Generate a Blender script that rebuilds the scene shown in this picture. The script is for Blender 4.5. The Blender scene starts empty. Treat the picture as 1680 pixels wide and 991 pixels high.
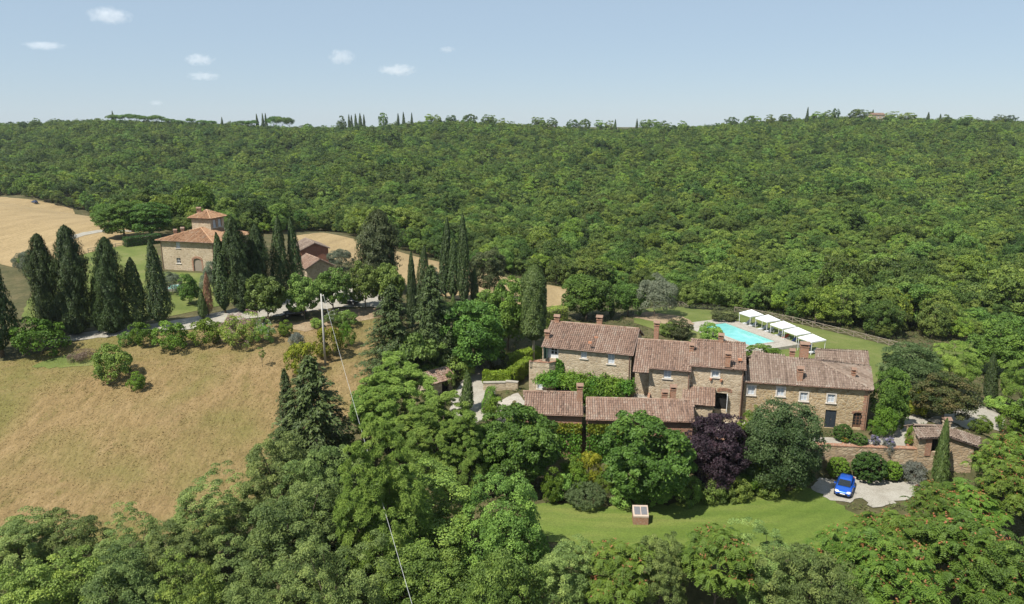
import bpy, math, random
import numpy as np
from mathutils import Vector, Matrix
from mathutils.geometry import delaunay_2d_cdt

SC = bpy.context.scene
# ------------------------------------------------------------------ camera, sky, sun, exposure
FPX, CXP, CYP = 1200.0, 840.0, 495.5          # focal length and centre in photograph pixels (1680 x 991)
CAM_H = 35.0
PITCH = math.atan((CYP - 200.0) / FPX)
SUN_EL, SUN_AZ = math.radians(56), math.atan2(-0.74, -0.67)   # azimuth clockwise from +Y

cd = bpy.data.cameras.new('camera'); cam = bpy.data.objects.new('camera', cd)
SC.collection.objects.link(cam); SC.camera = cam
cam.location = (0, 0, CAM_H); cam.rotation_euler = (math.pi / 2 - PITCH, 0, 0)
cd.sensor_width = 36; cd.lens = 36 * FPX / 1680; cd.clip_start = 0.5; cd.clip_end = 30000

W = bpy.data.worlds.new('World'); SC.world = W; W.use_nodes = True
nt = W.node_tree; bg = nt.nodes['Background']
sky = nt.nodes.new('ShaderNodeTexSky'); sky.sky_type = 'NISHITA'; sky.sun_disc = False
sky.sun_elevation = SUN_EL; sky.sun_rotation = SUN_AZ % (2 * math.pi)
sky.altitude = 1500; sky.air_density = 1.0; sky.dust_density = .5; sky.ozone_density = 1.0
veil = nt.nodes.new('ShaderNodeMix'); veil.data_type = 'RGBA'; veil.inputs[0].default_value = .74     # thin even summer veil over the whole sky
veil.inputs[7].default_value = (3.73, 4.78, 5.9, 1)
nt.links.new(sky.outputs[0], veil.inputs[6]); nt.links.new(veil.outputs[2], bg.inputs[0]); bg.inputs[1].default_value = 0.087

sd = bpy.data.lights.new('sun', 'SUN'); sun = bpy.data.objects.new('sun', sd); SC.collection.objects.link(sun)
sd.energy = 5.0; sd.angle = math.radians(0.5); sd.color = (1.0, 0.955, 0.88)
sdir = Vector((math.sin(SUN_AZ) * math.cos(SUN_EL), math.cos(SUN_AZ) * math.cos(SUN_EL), math.sin(SUN_EL)))
sun.rotation_euler = sdir.to_track_quat('Z', 'Y').to_euler()
SC.view_settings.view_transform = 'Standard'; SC.view_settings.look = 'None'
SC.view_settings.exposure = 0.5; SC.view_settings.gamma = 1.0
SC.cycles.max_bounces = 6; SC.cycles.diffuse_bounces = 3; SC.cycles.glossy_bounces = 2
SC.cycles.transmission_bounces = 3; SC.cycles.transparent_max_bounces = 6; SC.cycles.volume_bounces = 5
SC.cycles.caustics_reflective = False; SC.cycles.caustics_refractive = False

# ------------------------------------------------------------------ small maths
rng = np.random.default_rng(7)
random.seed(7)
cP, sP = math.cos(PITCH), math.sin(PITCH)
CAM = np.array([0, 0, CAM_H])
def ray(u, v):
    x = (u - CXP) / FPX; y = -(v - CYP) / FPX
    return np.array([x, cP + y * sP, -sP + y * cP])
def at_z(u, v, z):
    d = ray(u, v); return CAM + d * (z - CAM_H) / d[2]
def at_y(u, v, Y):
    d = ray(u, v); return CAM + d * Y / d[1]
def depth(p): return p[1] * cP - (p[2] - CAM_H) * sP
def nrm(v):
    v = np.asarray(v, float); return v / (np.linalg.norm(v, axis=-1, keepdims=True) + 1e-12)

# ------------------------------------------------------------------ terrain
ctrl = []
def cp(u, v, z):
    p = at_z(u, v, z); ctrl.append((p[0], p[1], z))
for a in [(0,860,-6),(230,860,-6.3),(0,700,-2.5),(250,700,-2.3),(450,640,-.6),(430,740,-3.8),(0,590,1.5),(200,560,2.5),(400,560,2.5),
          (533,598,.8),(600,560,1.5),(100,540,3),(330,520,3.5),(450,505,4),(590,480,4),(320,445,5),(300,470,4.6),(60,450,5),(100,400,6),
          (60,350,7.5),(200,375,6.5),(10,333,8),(560,388,3),(640,405,1.5),(700,425,0),(820,450,-.5),(910,490,-.5),(740,500,2.5),(660,520,2.5),
          (1200,540,.9),(1120,512,.9),(1280,560,.7),(1450,580,-.3),(1480,570,-.6),(1550,605,-1),(1640,590,-3),(1620,690,-1),(1660,690,-1.5),
          (800,600,.2),(750,660,-.5),(690,600,.8),(930,520,.5),(1010,515,.6),(1300,529,-.2)]:
    cp(*a)
for x in (-60, -40, -20, 0, 20, 40, 60):
    ctrl.append((x, 46, -9.0)); ctrl.append((x * 0.7, 22, -13)); ctrl.append((x, -20, -16))
ctrl += [(-45, 58, -7.2), (-25, 60, -6.8), (-12, 72, -4.0), (-6, 84, -1.5), (-4, 64, -5.2), (55, 66, -3.6), (62, 80, -2.2), (10, 51, -6.6), (30, 51, -6.4)]
for u in (1150, 1350, 1550, 1750): p = at_y(u, 440, 178); ctrl.append((p[0], 178, -9.5))
for u in (-300, 0, 300, 600, 900, 1200, 1500, 1800, 2050):
    for v, Y, c in ((350, 300, 8.5), (300, 420, 8.5), (250, 600, 8.5)):
        if u < 200 and v == 350: continue
        p = at_y(u, v, Y); ctrl.append((p[0], Y, p[2] - c))
SKY = [(-400,203),(0,203),(180,196),(300,199),(400,203),(480,210),(600,208),(700,198),(800,199),(900,207),(1020,211),(1100,207),(1200,203),(1320,193),(1400,190),(1500,194),(1600,196),(1680,198),(2100,204)]
for u, v in SKY:
    p = at_y(u, v - 4, 900); ctrl.append((p[0], 900, p[2] - 8.5)); ctrl.append((p[0] * 1.35, 1220, p[2] - 42))
for x in (-2500, -900, 0, 900, 2500):
    ctrl.append((x, 3200, -20)); ctrl.append((x * .4, -400, -20))
for y in (100, 300, 700): ctrl.append((-900, y, 5)); ctrl.append((900, y, -5))
ctrl = np.array(ctrl, float); CS = 100.0
def tps_k(r2): return 0.5 * r2 * np.log(r2 + 1e-9)
_P = ctrl[:, :2] / CS; _n = len(_P)
_K = tps_k(((_P[:, None] - _P[None]) ** 2).sum(-1)) + np.eye(_n) * 2e-4
_A = np.zeros((_n + 3, _n + 3)); _A[:_n, :_n] = _K; _A[:_n, _n] = 1; _A[:_n, _n + 1:] = _P; _A[_n, :_n] = 1; _A[_n + 1:, :_n] = _P.T
_w = np.linalg.solve(_A, np.concatenate([ctrl[:, 2], [0, 0, 0]]))
def poly_sd(px, py, poly):
    """signed distance to polygon, negative inside"""
    poly = np.asarray(poly, float)[:, :2]; d = np.full(px.shape, 1e18); ins = np.zeros(px.shape, bool)
    for i in range(len(poly)):
        a = poly[i]; b = poly[(i + 1) % len(poly)]; e = b - a
        t = np.clip(((px - a[0]) * e[0] + (py - a[1]) * e[1]) / (e @ e), 0, 1)
        d = np.minimum(d, (px - a[0] - t * e[0]) ** 2 + (py - a[1] - t * e[1]) ** 2)
        c = (a[1] > py) != (b[1] > py)
        with np.errstate(divide='ignore', invalid='ignore'):
            xi = a[0] + (py - a[1]) / (b[1] - a[1] + 1e-12) * e[0]
        ins ^= c & (px < xi)
    return np.where(ins, -1, 1) * np.sqrt(d)
FLATS = [  # polygon, height, blend width
    ([(-6,74),(2,78.4),(20.5,77.5),(21.5,75.9),(24,75.6),(33,74.6),(47,73.0),(55,72.2),(56,66),(44,57.5),(22,55.5),(0,57.5)], -3.0, 2.5),
    ([(2.2,79.2),(20.5,78.4),(23,77.2),(33,75.4),(48,73.9),(54,73.4),(55,79),(48,92),(30,97),(5,103),(-2,96)], 0.0, .9),
]
def ground(x, y):
    x = np.atleast_1d(np.asarray(x, float)); y = np.atleast_1d(np.asarray(y, float)); out = np.empty(x.shape)
    for s in range(0, len(x), 20000):
        xs, ys = x[s:s + 20000], y[s:s + 20000]
        q = np.stack([xs, ys], 1) / CS
        r2 = ((q[:, None] - _P[None]) ** 2).sum(-1)
        z = tps_k(r2) @ _w[:_n] + _w[_n] + q @ _w[_n + 1:]
        z = z + .25 * np.sin(xs * .11 + 1.3) * np.sin(ys * .09) * np.clip((np.hypot(xs, ys) - 40) / 200, 0.15, 1)
        fo = np.clip((ys - 230) / 150, 0, 1) * np.clip((860 - ys) / 200, 0, 1)
        z = z + fo * (4.5 * np.sin(xs / 34 + ys / 95 + 1.5 * np.sin(ys / 120)) + 3.0 * np.sin(xs / 17 - ys / 41) + 2.0 * np.sin(xs / 61 + ys / 23))   # gullies in the hillside
        for poly, zz, bw in FLATS:
            dd = poly_sd(xs, ys, poly); k = np.clip(.5 - dd / bw, 0, 1); k = k * k * (3 - 2 * k)
            z = z * (1 - k) + zz * k
        out[s:s + 20000] = z
    return out
def gz(x, y): return float(ground([x], [y])[0])
_T = np.geomspace(18, 2500, 420)
def hit(u, v):
    d = ray(u, v); p = CAM + np.outer(_T, d); g = ground(p[:, 0], p[:, 1]); f = p[:, 2] - g
    i = int(np.argmax(f < 0)) if (f < 0).any() else len(_T) - 1
    a, b = f[max(i - 1, 0)], f[i]; t = _T[i - 1] + (_T[i] - _T[i - 1]) * (a / (a - b + 1e-9))
    q = CAM + d * t; q[2] = gz(q[0], q[1]); return q

# ------------------------------------------------------------------ object helpers
def tag(o, label=None, cat=None, group=None, kind=None):
    if label: o['label'] = label
    if cat: o['category'] = cat
    if group: o['group'] = group
    if kind: o['kind'] = kind
    return o
def link(o, parent=None):
    SC.collection.objects.link(o)
    if parent is not None: o.parent = parent
    return o
def empty(name, loc=(0, 0, 0), rz=0.0, scale=(1, 1, 1)):
    o = bpy.data.objects.new(name, None); link(o); o.location = [float(c) for c in loc]
    o.rotation_euler = (0, 0, rz); o.scale = scale; o.empty_display_size = .3
    return o
def mesh_np(name, verts, loops, sizes, tone=None, smooth=False, matidx=None):
    me = bpy.data.meshes.new(name); n = len(verts)
    me.vertices.add(n); me.vertices.foreach_set('co', np.asarray(verts, np.float32).ravel())
    loops = np.asarray(loops, np.int32); sizes = np.asarray(sizes, np.int32)
    me.loops.add(len(loops)); me.loops.foreach_set('vertex_index', loops)
    me.polygons.add(len(sizes)); st = np.zeros(len(sizes), np.int32); st[1:] = np.cumsum(sizes)[:-1]
    me.polygons.foreach_set('loop_start', st)
    if matidx is not None: me.polygons.foreach_set('material_index', np.asarray(matidx, np.int32))
    me.update(calc_edges=True)
    if tone is not None:
        a = me.attributes.new('tone', 'FLOAT', 'FACE'); a.data.foreach_set('value', np.asarray(tone, np.float32))
    me.polygons.foreach_set('use_smooth', np.full(len(sizes), bool(smooth)))
    return me
class MB:
    def __init__(s): s.v = []; s.f = []; s.m = []; s.t = []; s.mi = 0
    def add(s, pts, faces, tone=None):
        o = len(s.v); s.v += [tuple(float(c) for c in p) for p in pts]
        tv = random.random() if tone is None else tone
        for f in faces: s.f.append([o + i for i in f]); s.m.append(s.mi); s.t.append(tv)
        return s
    def poly(s, pts, tone=None): return s.add(pts, [list(range(len(pts)))], tone)
    def box(s, c, hx, hy, hz, tone=None):
        c = np.asarray(c, float); hx, hy, hz = (np.asarray(a, float) for a in (hx, hy, hz))
        pts = [c + a * hx + b * hy + d * hz for d in (-1, 1) for b in (-1, 1) for a in (-1, 1)]
        return s.add(pts, [[0, 2, 3, 1], [4, 5, 7, 6], [0, 1, 5, 4], [2, 6, 7, 3], [0, 4, 6, 2], [1, 3, 7, 5]], tone)
    def abox(s, x0, x1, y0, y1, z0, z1, tone=None):
        return s.box(((x0 + x1) / 2, (y0 + y1) / 2, (z0 + z1) / 2), (abs(x1 - x0) / 2, 0, 0), (0, abs(y1 - y0) / 2, 0), (0, 0, abs(z1 - z0) / 2), tone)
    def tube(s, pts, rad, n=8, cap=True, tone=None):
        pts = [np.asarray(p, float) for p in pts]; ring = []; P = []
        for i, p in enumerate(pts):
            d = nrm(pts[min(i + 1, len(pts) - 1)] - pts[max(i - 1, 0)])
            a = nrm(np.cross(d, (0.31, .95, .05) if abs(d[2]) > .6 else (0, 0, 1))); b = np.cross(d, a)
            r = rad[i] if hasattr(rad, '__len__') else rad
            ring.append(len(P)); P += [p + r * (math.cos(2 * math.pi * k / n) * a + math.sin(2 * math.pi * k / n) * b) for k in range(n)]
        F = []
        for i in range(len(pts) - 1):
            for k in range(n):
                F.append([ring[i] + k, ring[i] + (k + 1) % n, ring[i + 1] + (k + 1) % n, ring[i + 1] + k])
        if cap: F.append(list(range(n))[::-1]); F.append([ring[-1] + k for k in range(n)])
        return s.add(P, F, tone)
    def lathe(s, c, prof, n=14, tone=None):
        P = []; F = []
        for r, z in prof: P += [(c[0] + r * math.cos(2 * math.pi * k / n), c[1] + r * math.sin(2 * math.pi * k / n), c[2] + z) for k in range(n)]
        for i in range(len(prof) - 1):
            for k in range(n): F.append([i * n + k, i * n + (k + 1) % n, (i + 1) * n + (k + 1) % n, (i + 1) * n + k])
        F.append([k for k in range(n)][::-1]); F.append([(len(prof) - 1) * n + k for k in range(n)])
        return s.add(P, F, tone)
    def build(s, name, mat, parent=None, smooth=False, shared=False):
        lo = [i for f in s.f for i in f]; sz = [len(f) for f in s.f]
        me = mesh_np(name, np.array(s.v), lo, sz, s.t, smooth, s.m)
        for m in (mat if isinstance(mat, (list, tuple)) else [mat]): me.materials.append(m)
        if shared: return me
        o = bpy.data.objects.new(name, me)
        return link(o, parent)
def copy_tree(o, parent=None):
    c = o.copy(); SC.collection.objects.link(c); c.parent = parent
    for ch in list(o.children): copy_tree(ch, c)
    return c

# ------------------------------------------------------------------ materials
def newmat(name):
    m = bpy.data.materials.new(name); m.use_nodes = True; n = m.node_tree; b = n.nodes['Principled BSDF']
    return m, n, b
def ramp(n, stops, src=None):
    r = n.nodes.new('ShaderNodeValToRGB'); e = r.color_ramp.elements
    while len(e) < len(stops): e.new(.5)
    for i, (p, c) in enumerate(stops): e[i].position = p; e[i].color = (*c, 1)
    if src is not None: n.links.new(src, r.inputs[0])
    return r
def noise(n, scale, detail=4, rough=.6, vec=None, dist=0):
    t = n.nodes.new('ShaderNodeTexNoise'); t.inputs['Scale'].default_value = scale; t.inputs['Detail'].default_value = detail
    t.inputs['Roughness'].default_value = rough; t.inputs['Distortion'].default_value = dist
    if vec is not None: n.links.new(vec, t.inputs['Vector'])
    return t
def mapping(n, scale=(1, 1, 1), rot=(0, 0, 0), kind='Position'):
    if kind == 'Position': s = n.nodes.new('ShaderNodeNewGeometry').outputs['Position']
    else: s = n.nodes.new('ShaderNodeTexCoord').outputs[kind]
    m = n.nodes.new('ShaderNodeMapping'); m.inputs['Scale'].default_value = scale; m.inputs['Rotation'].default_value = rot
    n.links.new(s, m.inputs[0]); return m.outputs[0]
def mix(n, a, b, fac, mode='MIX'):
    m = n.nodes.new('ShaderNodeMix'); m.data_type = 'RGBA'; m.blend_type = mode
    for s, v in ((0, fac), (6, a), (7, b)):
        if hasattr(v, 'is_linked') or hasattr(v, 'links'): n.links.new(v, m.inputs[s])
        elif s == 0: m.inputs[0].default_value = v
        else: m.inputs[s].default_value = (*v, 1)
    return m.outputs[2]
def bump(n, b, h, strength=.5, dist=.1):
    bp = n.nodes.new('ShaderNodeBump'); bp.inputs['Strength'].default_value = strength; bp.inputs['Distance'].default_value = dist
    n.links.new(h, bp.inputs['Height']); n.links.new(bp.outputs[0], b.inputs['Normal'])
def plain(name, col, rough=.6, var=.12, scale=6, metal=0, spec=.4, coat=0):
    m, n, b = newmat(name); t = noise(n, scale, 5, .65, mapping(n))
    c = ramp(n, [(.3, tuple(x * (1 - var) for x in col)), (.7, tuple(min(1, x * (1 + var)) for x in col))], t.outputs[0])
    n.links.new(c.outputs[0], b.inputs['Base Color']); b.inputs['Roughness'].default_value = rough
    b.inputs['Metallic'].default_value = metal; b.inputs['Specular IOR Level'].default_value = spec
    b.inputs['Coat Weight'].default_value = coat
    return m
def leafmat(name, lo, mid, hi, trans=.28, hv=.02, vv=.22, rough=.55):
    m, n, b = newmat(name)
    a = n.nodes.new('ShaderNodeAttribute'); a.attribute_name = 'tone'
    r = ramp(n, [(0, lo), (.5, mid), (1, hi)], a.outputs['Fac'])
    oi = n.nodes.new('ShaderNodeObjectInfo')
    hs = n.nodes.new('ShaderNodeHueSaturation')
    def rng_map(src, lo_, hi_):
        q = n.nodes.new('ShaderNodeMapRange'); q.inputs[3].default_value = lo_; q.inputs[4].default_value = hi_
        n.links.new(src, q.inputs[0]); return q.outputs[0]
    wn = n.nodes.new('ShaderNodeTexWhiteNoise'); wn.noise_dimensions = '1D'; n.links.new(oi.outputs['Random'], wn.inputs['W'])
    n.links.new(rng_map(oi.outputs['Random'], .5 - hv, .5 + .6 * hv), hs.inputs['Hue'])
    n.links.new(rng_map(wn.outputs['Value'], 1 - vv, 1 + vv), hs.inputs['Value'])
    n.links.new(r.outputs[0], hs.inputs['Color'])
    n.links.new(hs.outputs[0], b.inputs['Base Color']); b.inputs['Roughness'].default_value = rough
    b.inputs['Specular IOR Level'].default_value = .3
    tr = n.nodes.new('ShaderNodeBsdfTranslucent'); n.links.new(hs.outputs[0], tr.inputs[0])
    mx = n.nodes.new('ShaderNodeMixShader'); mx.inputs[0].default_value = trans
    n.links.new(b.outputs[0], mx.inputs[1]); n.links.new(tr.outputs[0], mx.inputs[2])
    n.links.new(mx.outputs[0], n.nodes['Material Output'].inputs[0])
    return m
M = {}
G_ = lambda k, lo, mid, hi, **kw: M.__setitem__(k, leafmat('leaf_' + k, lo, mid, hi, **kw))
G_('oak', (0.092, 0.156, 0.028), (0.177, 0.278, 0.051), (0.299, 0.413, 0.073), hv=.026, vv=.34)
G_('oak_mid', (0.051, 0.107, 0.016), (0.098, 0.191, 0.029), (0.165, 0.283, 0.041), hv=.016, vv=.2)
G_('lime', (.11, .175, .013), (.18, .265, .02), (.26, .35, .03), hv=.006, vv=.1)
G_('acacia', (0.095, 0.147, 0.039), (0.178, 0.253, 0.068), (0.285, 0.361, 0.097), hv=.014, vv=.34)
G_('wood', (0.064, 0.114, 0.021), (0.118, 0.191, 0.032), (0.190, 0.266, 0.048), hv=.028, vv=.42)
G_('wood_light', (0.084, 0.142, 0.019), (0.154, 0.237, 0.028), (0.249, 0.332, 0.043), hv=.02, vv=.3)
G_('wood_dark', (0.029, 0.064, 0.012), (0.053, 0.107, 0.018), (0.086, 0.150, 0.027), hv=.015, vv=.3)
G_('wood_grey', (0.056, 0.093, 0.020), (0.102, 0.157, 0.031), (0.165, 0.219, 0.046), hv=.015, vv=.25)
G_('linden', (0.067, 0.119, 0.020), (0.129, 0.196, 0.037), (0.200, 0.281, 0.060))
G_('fig', (0.044, 0.097, 0.015), (0.077, 0.163, 0.023), (0.128, 0.231, 0.036))
G_('holm', (0.038, 0.068, 0.019), (0.073, 0.114, 0.034), (0.128, 0.173, 0.062))
G_('cypress', (0.024, 0.046, 0.012), (0.046, 0.077, 0.019), (0.079, 0.116, 0.029), hv=.012, trans=.12)
G_('cypress_light', (0.062, 0.102, 0.022), (0.100, 0.150, 0.035), (0.144, 0.192, 0.050), hv=.01, trans=.15)
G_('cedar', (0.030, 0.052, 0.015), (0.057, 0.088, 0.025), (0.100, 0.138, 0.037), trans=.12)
G_('brownish', (0.047, 0.063, 0.019), (0.079, 0.096, 0.032), (0.119, 0.130, 0.050), trans=.2)
G_('mottled', (.05, .085, .02), (.10, .125, .035), (.20, .17, .06), hv=.01)
G_('dead', (0.160, 0.080, 0.040), (0.220, 0.120, 0.065), (0.280, 0.170, 0.100), trans=.1)
G_('pine', (0.128, 0.208, 0.037), (0.217, 0.327, 0.059), (0.319, 0.428, 0.088), trans=.35, hv=.006, vv=.12)
G_('hedge_grey', (0.080, 0.123, 0.040), (0.120, 0.170, 0.060), (0.168, 0.221, 0.088), hv=.005)
G_('olive', (0.109, 0.136, 0.078), (0.174, 0.207, 0.132), (0.251, 0.283, 0.189))
G_('plum', (0.016, 0.010, 0.014), (0.031, 0.017, 0.025), (0.056, 0.031, 0.039), hv=.008, trans=.15)
G_('bright', (0.070, 0.136, 0.012), (0.117, 0.204, 0.020), (0.174, 0.282, 0.030))
G_('yellow', (0.120, 0.147, 0.010), (0.193, 0.221, 0.016), (0.276, 0.285, 0.024))
G_('box', (0.032, 0.078, 0.013), (0.054, 0.120, 0.020), (0.092, 0.174, 0.032))
G_('vine', (0.053, 0.130, 0.011), (0.090, 0.195, 0.018), (0.148, 0.270, 0.027))
G_('ailanthus', (0.064, 0.125, 0.016), (0.110, 0.193, 0.025), (0.162, 0.248, 0.032))
G_('seed', (0.280, 0.100, 0.040), (0.360, 0.150, 0.060), (0.420, 0.200, 0.080), hv=.01)
G_('pinkflower', (0.300, 0.180, 0.170), (0.450, 0.280, 0.270), (0.550, 0.380, 0.360), hv=.01)
G_('whiteflower', (0.383, 0.383, 0.323), (0.510, 0.510, 0.442), (0.595, 0.595, 0.527), hv=.005)
G_('redflower', (0.350, 0.040, 0.020), (0.500, 0.070, 0.030), (0.600, 0.120, 0.060), hv=.005)
G_('lavender', (0.180, 0.160, 0.300), (0.260, 0.230, 0.420), (0.330, 0.300, 0.500), hv=.01)
G_('silver', (0.120, 0.135, 0.105), (0.173, 0.188, 0.150), (0.225, 0.240, 0.195))
G_('grass_dry', (0.123, 0.123, 0.044), (0.295, 0.213, 0.092), (0.377, 0.279, 0.120), hv=.005, vv=.02)
G_('brush', (0.140, 0.090, 0.060), (0.200, 0.140, 0.100), (0.280, 0.200, 0.150), hv=.01)
G_('scrub', (0.050, 0.074, 0.018), (0.086, 0.118, 0.029), (0.158, 0.163, 0.058), hv=.0, vv=.0)
M['bark'] = plain('bark', (.13, .10, .07), .9, .35, 9)
M['bark_pale'] = plain('bark_pale', (.36, .32, .26), .9, .25, 9)
# ------------------------------------------------------------------ ground materials
def m_meadow():
    m, n, b = newmat('dry_meadow')
    a = noise(n, .06, 5, .6, mapping(n)); s = noise(n, 1.0, 6, .7, mapping(n, (.9, .22, 1), (0, 0, .62))); f = noise(n, 3.2, 4, .75, mapping(n, (1, .45, 1), (0, 0, .62)))
    c1 = ramp(n, [(.30, (0.173, 0.123, 0.055)), (.5, (0.239, 0.167, 0.076)), (.72, (0.304, 0.214, 0.107))], s.outputs[0]).outputs[0]
    g = noise(n, .045, 6, .62, mapping(n, (1, 1, 1), (0, 0, .4)), .6)
    gm = ramp(n, [(.42, (0, 0, 0)), (.60, (.85, .85, .85))], g.outputs[0]).outputs[0]
    c2 = mix(n, c1, (0.156, 0.145, 0.045), gm)
    sp = ramp(n, [(.54, (0, 0, 0)), (.66, (.75, .75, .75))], noise(n, .55, 6, .72, mapping(n, (1, .5, 1), (0, 0, .62))).outputs[0]).outputs[0]
    c3 = mix(n, c2, (0.144, 0.119, 0.041), sp)
    c4 = mix(n, c3, (0.293, 0.208, 0.106), ramp(n, [(.52, (0, 0, 0)), (.7, (.7, .7, .7))], a.outputs[0]).outputs[0])
    fm = ramp(n, [(.28, (.62, .62, .62)), (.55, (1, 1, 1)), (.8, (1.0, 1.0, 1.0))], f.outputs[0]).outputs[0]
    n.links.new(mix(n, c4, fm, 1.0, 'MULTIPLY'), b.inputs['Base Color']); b.inputs['Roughness'].default_value = .95
    b.inputs['Specular IOR Level'].default_value = .1
    bump(n, b, f.outputs[0], .8, .25); return m
def m_mix(name, cols, scale=.5, streak=None, fine=4, bs=.4, bd=.1, rough=.95, stripe=0):
    m, n, b = newmat(name)
    v = mapping(n, streak[0], (0, 0, streak[1])) if streak else mapping(n)
    t = noise(n, scale, 6, .65, v); f = noise(n, fine, 4, .7, mapping(n))
    k = len(cols) - 1
    c = ramp(n, [(.28 + .44 * i / k, cc) for i, cc in enumerate(cols)], t.outputs[0]).outputs[0]
    fm = ramp(n, [(.3, (.62, .62, .6)), (.65, (1.04, 1.04, 1.02))], f.outputs[0]).outputs[0]
    if stripe:   # mower's bands in wide arcs; the sheen of bent blades is put into colour
        w = n.nodes.new('ShaderNodeTexWave'); w.wave_type = 'RINGS'; w.rings_direction = 'Z'; w.inputs['Scale'].default_value = stripe * .16; w.inputs['Distortion'].default_value = 1.2; w.inputs['Detail Scale'].default_value = .3
        mp = mapping(n); mp.node.inputs['Location'].default_value = (-12, -95, 0); n.links.new(mp, w.inputs['Vector'])
        c = mix(n, c, ramp(n, [(.3, (.93, .95, .92)), (.7, (1.04, 1.03, 1.0))], w.outputs['Fac']).outputs[0], 1.0, 'MULTIPLY')
    n.links.new(mix(n, c, fm, 1.0, 'MULTIPLY'), b.inputs['Base Color']); b.inputs['Roughness'].default_value = rough
    b.inputs['Specular IOR Level'].default_value = .15
    bump(n, b, f.outputs[0], bs, bd); return m
M['meadow'] = m_meadow()
M['soil'] = m_mix('scrub_ground', [(0.057, 0.061, 0.025), (0.098, 0.090, 0.041), (0.164, 0.131, 0.070)], .25, fine=2.5)
M['wheat'] = m_mix('mown_wheat', [(0.285, 0.208, 0.108), (0.347, 0.255, 0.133), (0.408, 0.302, 0.164)], .35, ((1, .12, 1), -.35), fine=2)
M['lawn'] = m_mix('mown_lawn', [(0.095, 0.146, 0.025), (0.130, 0.178, 0.037), (0.197, 0.211, 0.063)], .22, ((.3, 1.5, 1), .15), fine=7, bs=.3, bd=.05, stripe=1.1)
M['pool_lawn'] = m_mix('pool_grass', [(0.098, 0.131, 0.033), (0.139, 0.168, 0.045), (0.213, 0.205, 0.082)], .16, fine=6, bs=.3, bd=.05)
M['gravel'] = m_mix('pale_gravel', [(0.282, 0.254, 0.212), (0.366, 0.339, 0.289), (0.423, 0.395, 0.346)], .8, fine=9, bs=.5, bd=.04)
M['dirt'] = m_mix('bare_earth', [(0.246, 0.180, 0.115), (0.312, 0.230, 0.148), (0.369, 0.287, 0.189)], .5, fine=4)
M['paving'] = m_mix('travertine_paving', [(0.328, 0.295, 0.254), (0.394, 0.361, 0.312), (0.451, 0.418, 0.369)], 1.2, fine=6, bs=.2, bd=.02, rough=.8)

# ------------------------------------------------------------------ terrain sheet
def build_terrain():
    az = np.concatenate([np.linspace(-180, -52, 26)[:-1], np.linspace(-52, 52, 300), np.linspace(52, 180, 26)[1:-1]]) * math.pi / 180
    rr = np.concatenate([[2, 8, 14], np.geomspace(18, 6000, 400)])
    A, R = np.meshgrid(az, rr); X = (R * np.sin(A)).ravel(); Y = (R * np.cos(A)).ravel()
    Z = ground(X, Y); far = np.hypot(X, Y) > 3300; Z[far] = np.clip(Z[far], -60, -5)
    na, nr = len(az), len(rr); i = np.arange(nr - 1)[:, None] * na; j = np.arange(na)[None]; j2 = (j + 1) % na
    q = np.stack([i + j, i + j2, i + na + j2, i + na + j], -1).reshape(-1, 4)[:, ::-1]
    me = mesh_np('terrain', np.stack([X, Y, Z], 1), q.ravel(), np.full(len(q), 4), None, True)
    me.materials.append(M['soil']); o = link(bpy.data.objects.new('terrain', me)); tag(o, kind='structure'); return o
build_terrain()
SHEETS = []
def sheet(name, poly, mat, off=.05, res=1.5, jit=.25, kind='structure', px=True):
    w = [hit(u, v)[:2] for u, v in poly] if px else [np.array(p) for p in poly]
    r = random.Random(name); P = []
    for k in range(len(w)):
        a, b = w[k], w[(k + 1) % len(w)]; L = np.linalg.norm(b - a); n_ = max(1, int(L / (res * .7)))
        for i in range(n_): P.append(a + (b - a) * i / n_ + (np.array([r.uniform(-jit, jit), r.uniform(-jit, jit)]) if i else 0))
    nb = len(P); P = np.array(P); x0, y0 = P.min(0); x1, y1 = P.max(0)
    gx, gy = np.meshgrid(np.arange(x0, x1, res), np.arange(y0, y1, res)); gx = gx.ravel(); gy = gy.ravel()
    keep = poly_sd(gx, gy, P) < -res * .45; I = np.stack([gx[keep], gy[keep]], 1)
    al = np.concatenate([P, I]); out = delaunay_2d_cdt([Vector(p) for p in al], [(i, (i + 1) % nb) for i in range(nb)], [], 1, 1e-5)
    vs = np.array([tuple(p) for p in out[0]]); fs = out[2]
    z = ground(vs[:, 0], vs[:, 1]) + off
    fl = []
    for f in fs:
        a, b, c = (vs[i] for i in f[:3])
        fl.append(f if (b[0] - a[0]) * (c[1] - a[1]) - (b[1] - a[1]) * (c[0] - a[0]) > 0 else f[::-1])
    me = mesh_np(name, np.column_stack([vs, z]), [i for f in fl for i in f], [len(f) for f in fl], None, True)
    me.materials.append(mat); o = link(bpy.data.objects.new(name, me)); tag(o, kind=kind); SHEETS.append(np.array(w)); return o, np.array(w)

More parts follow.
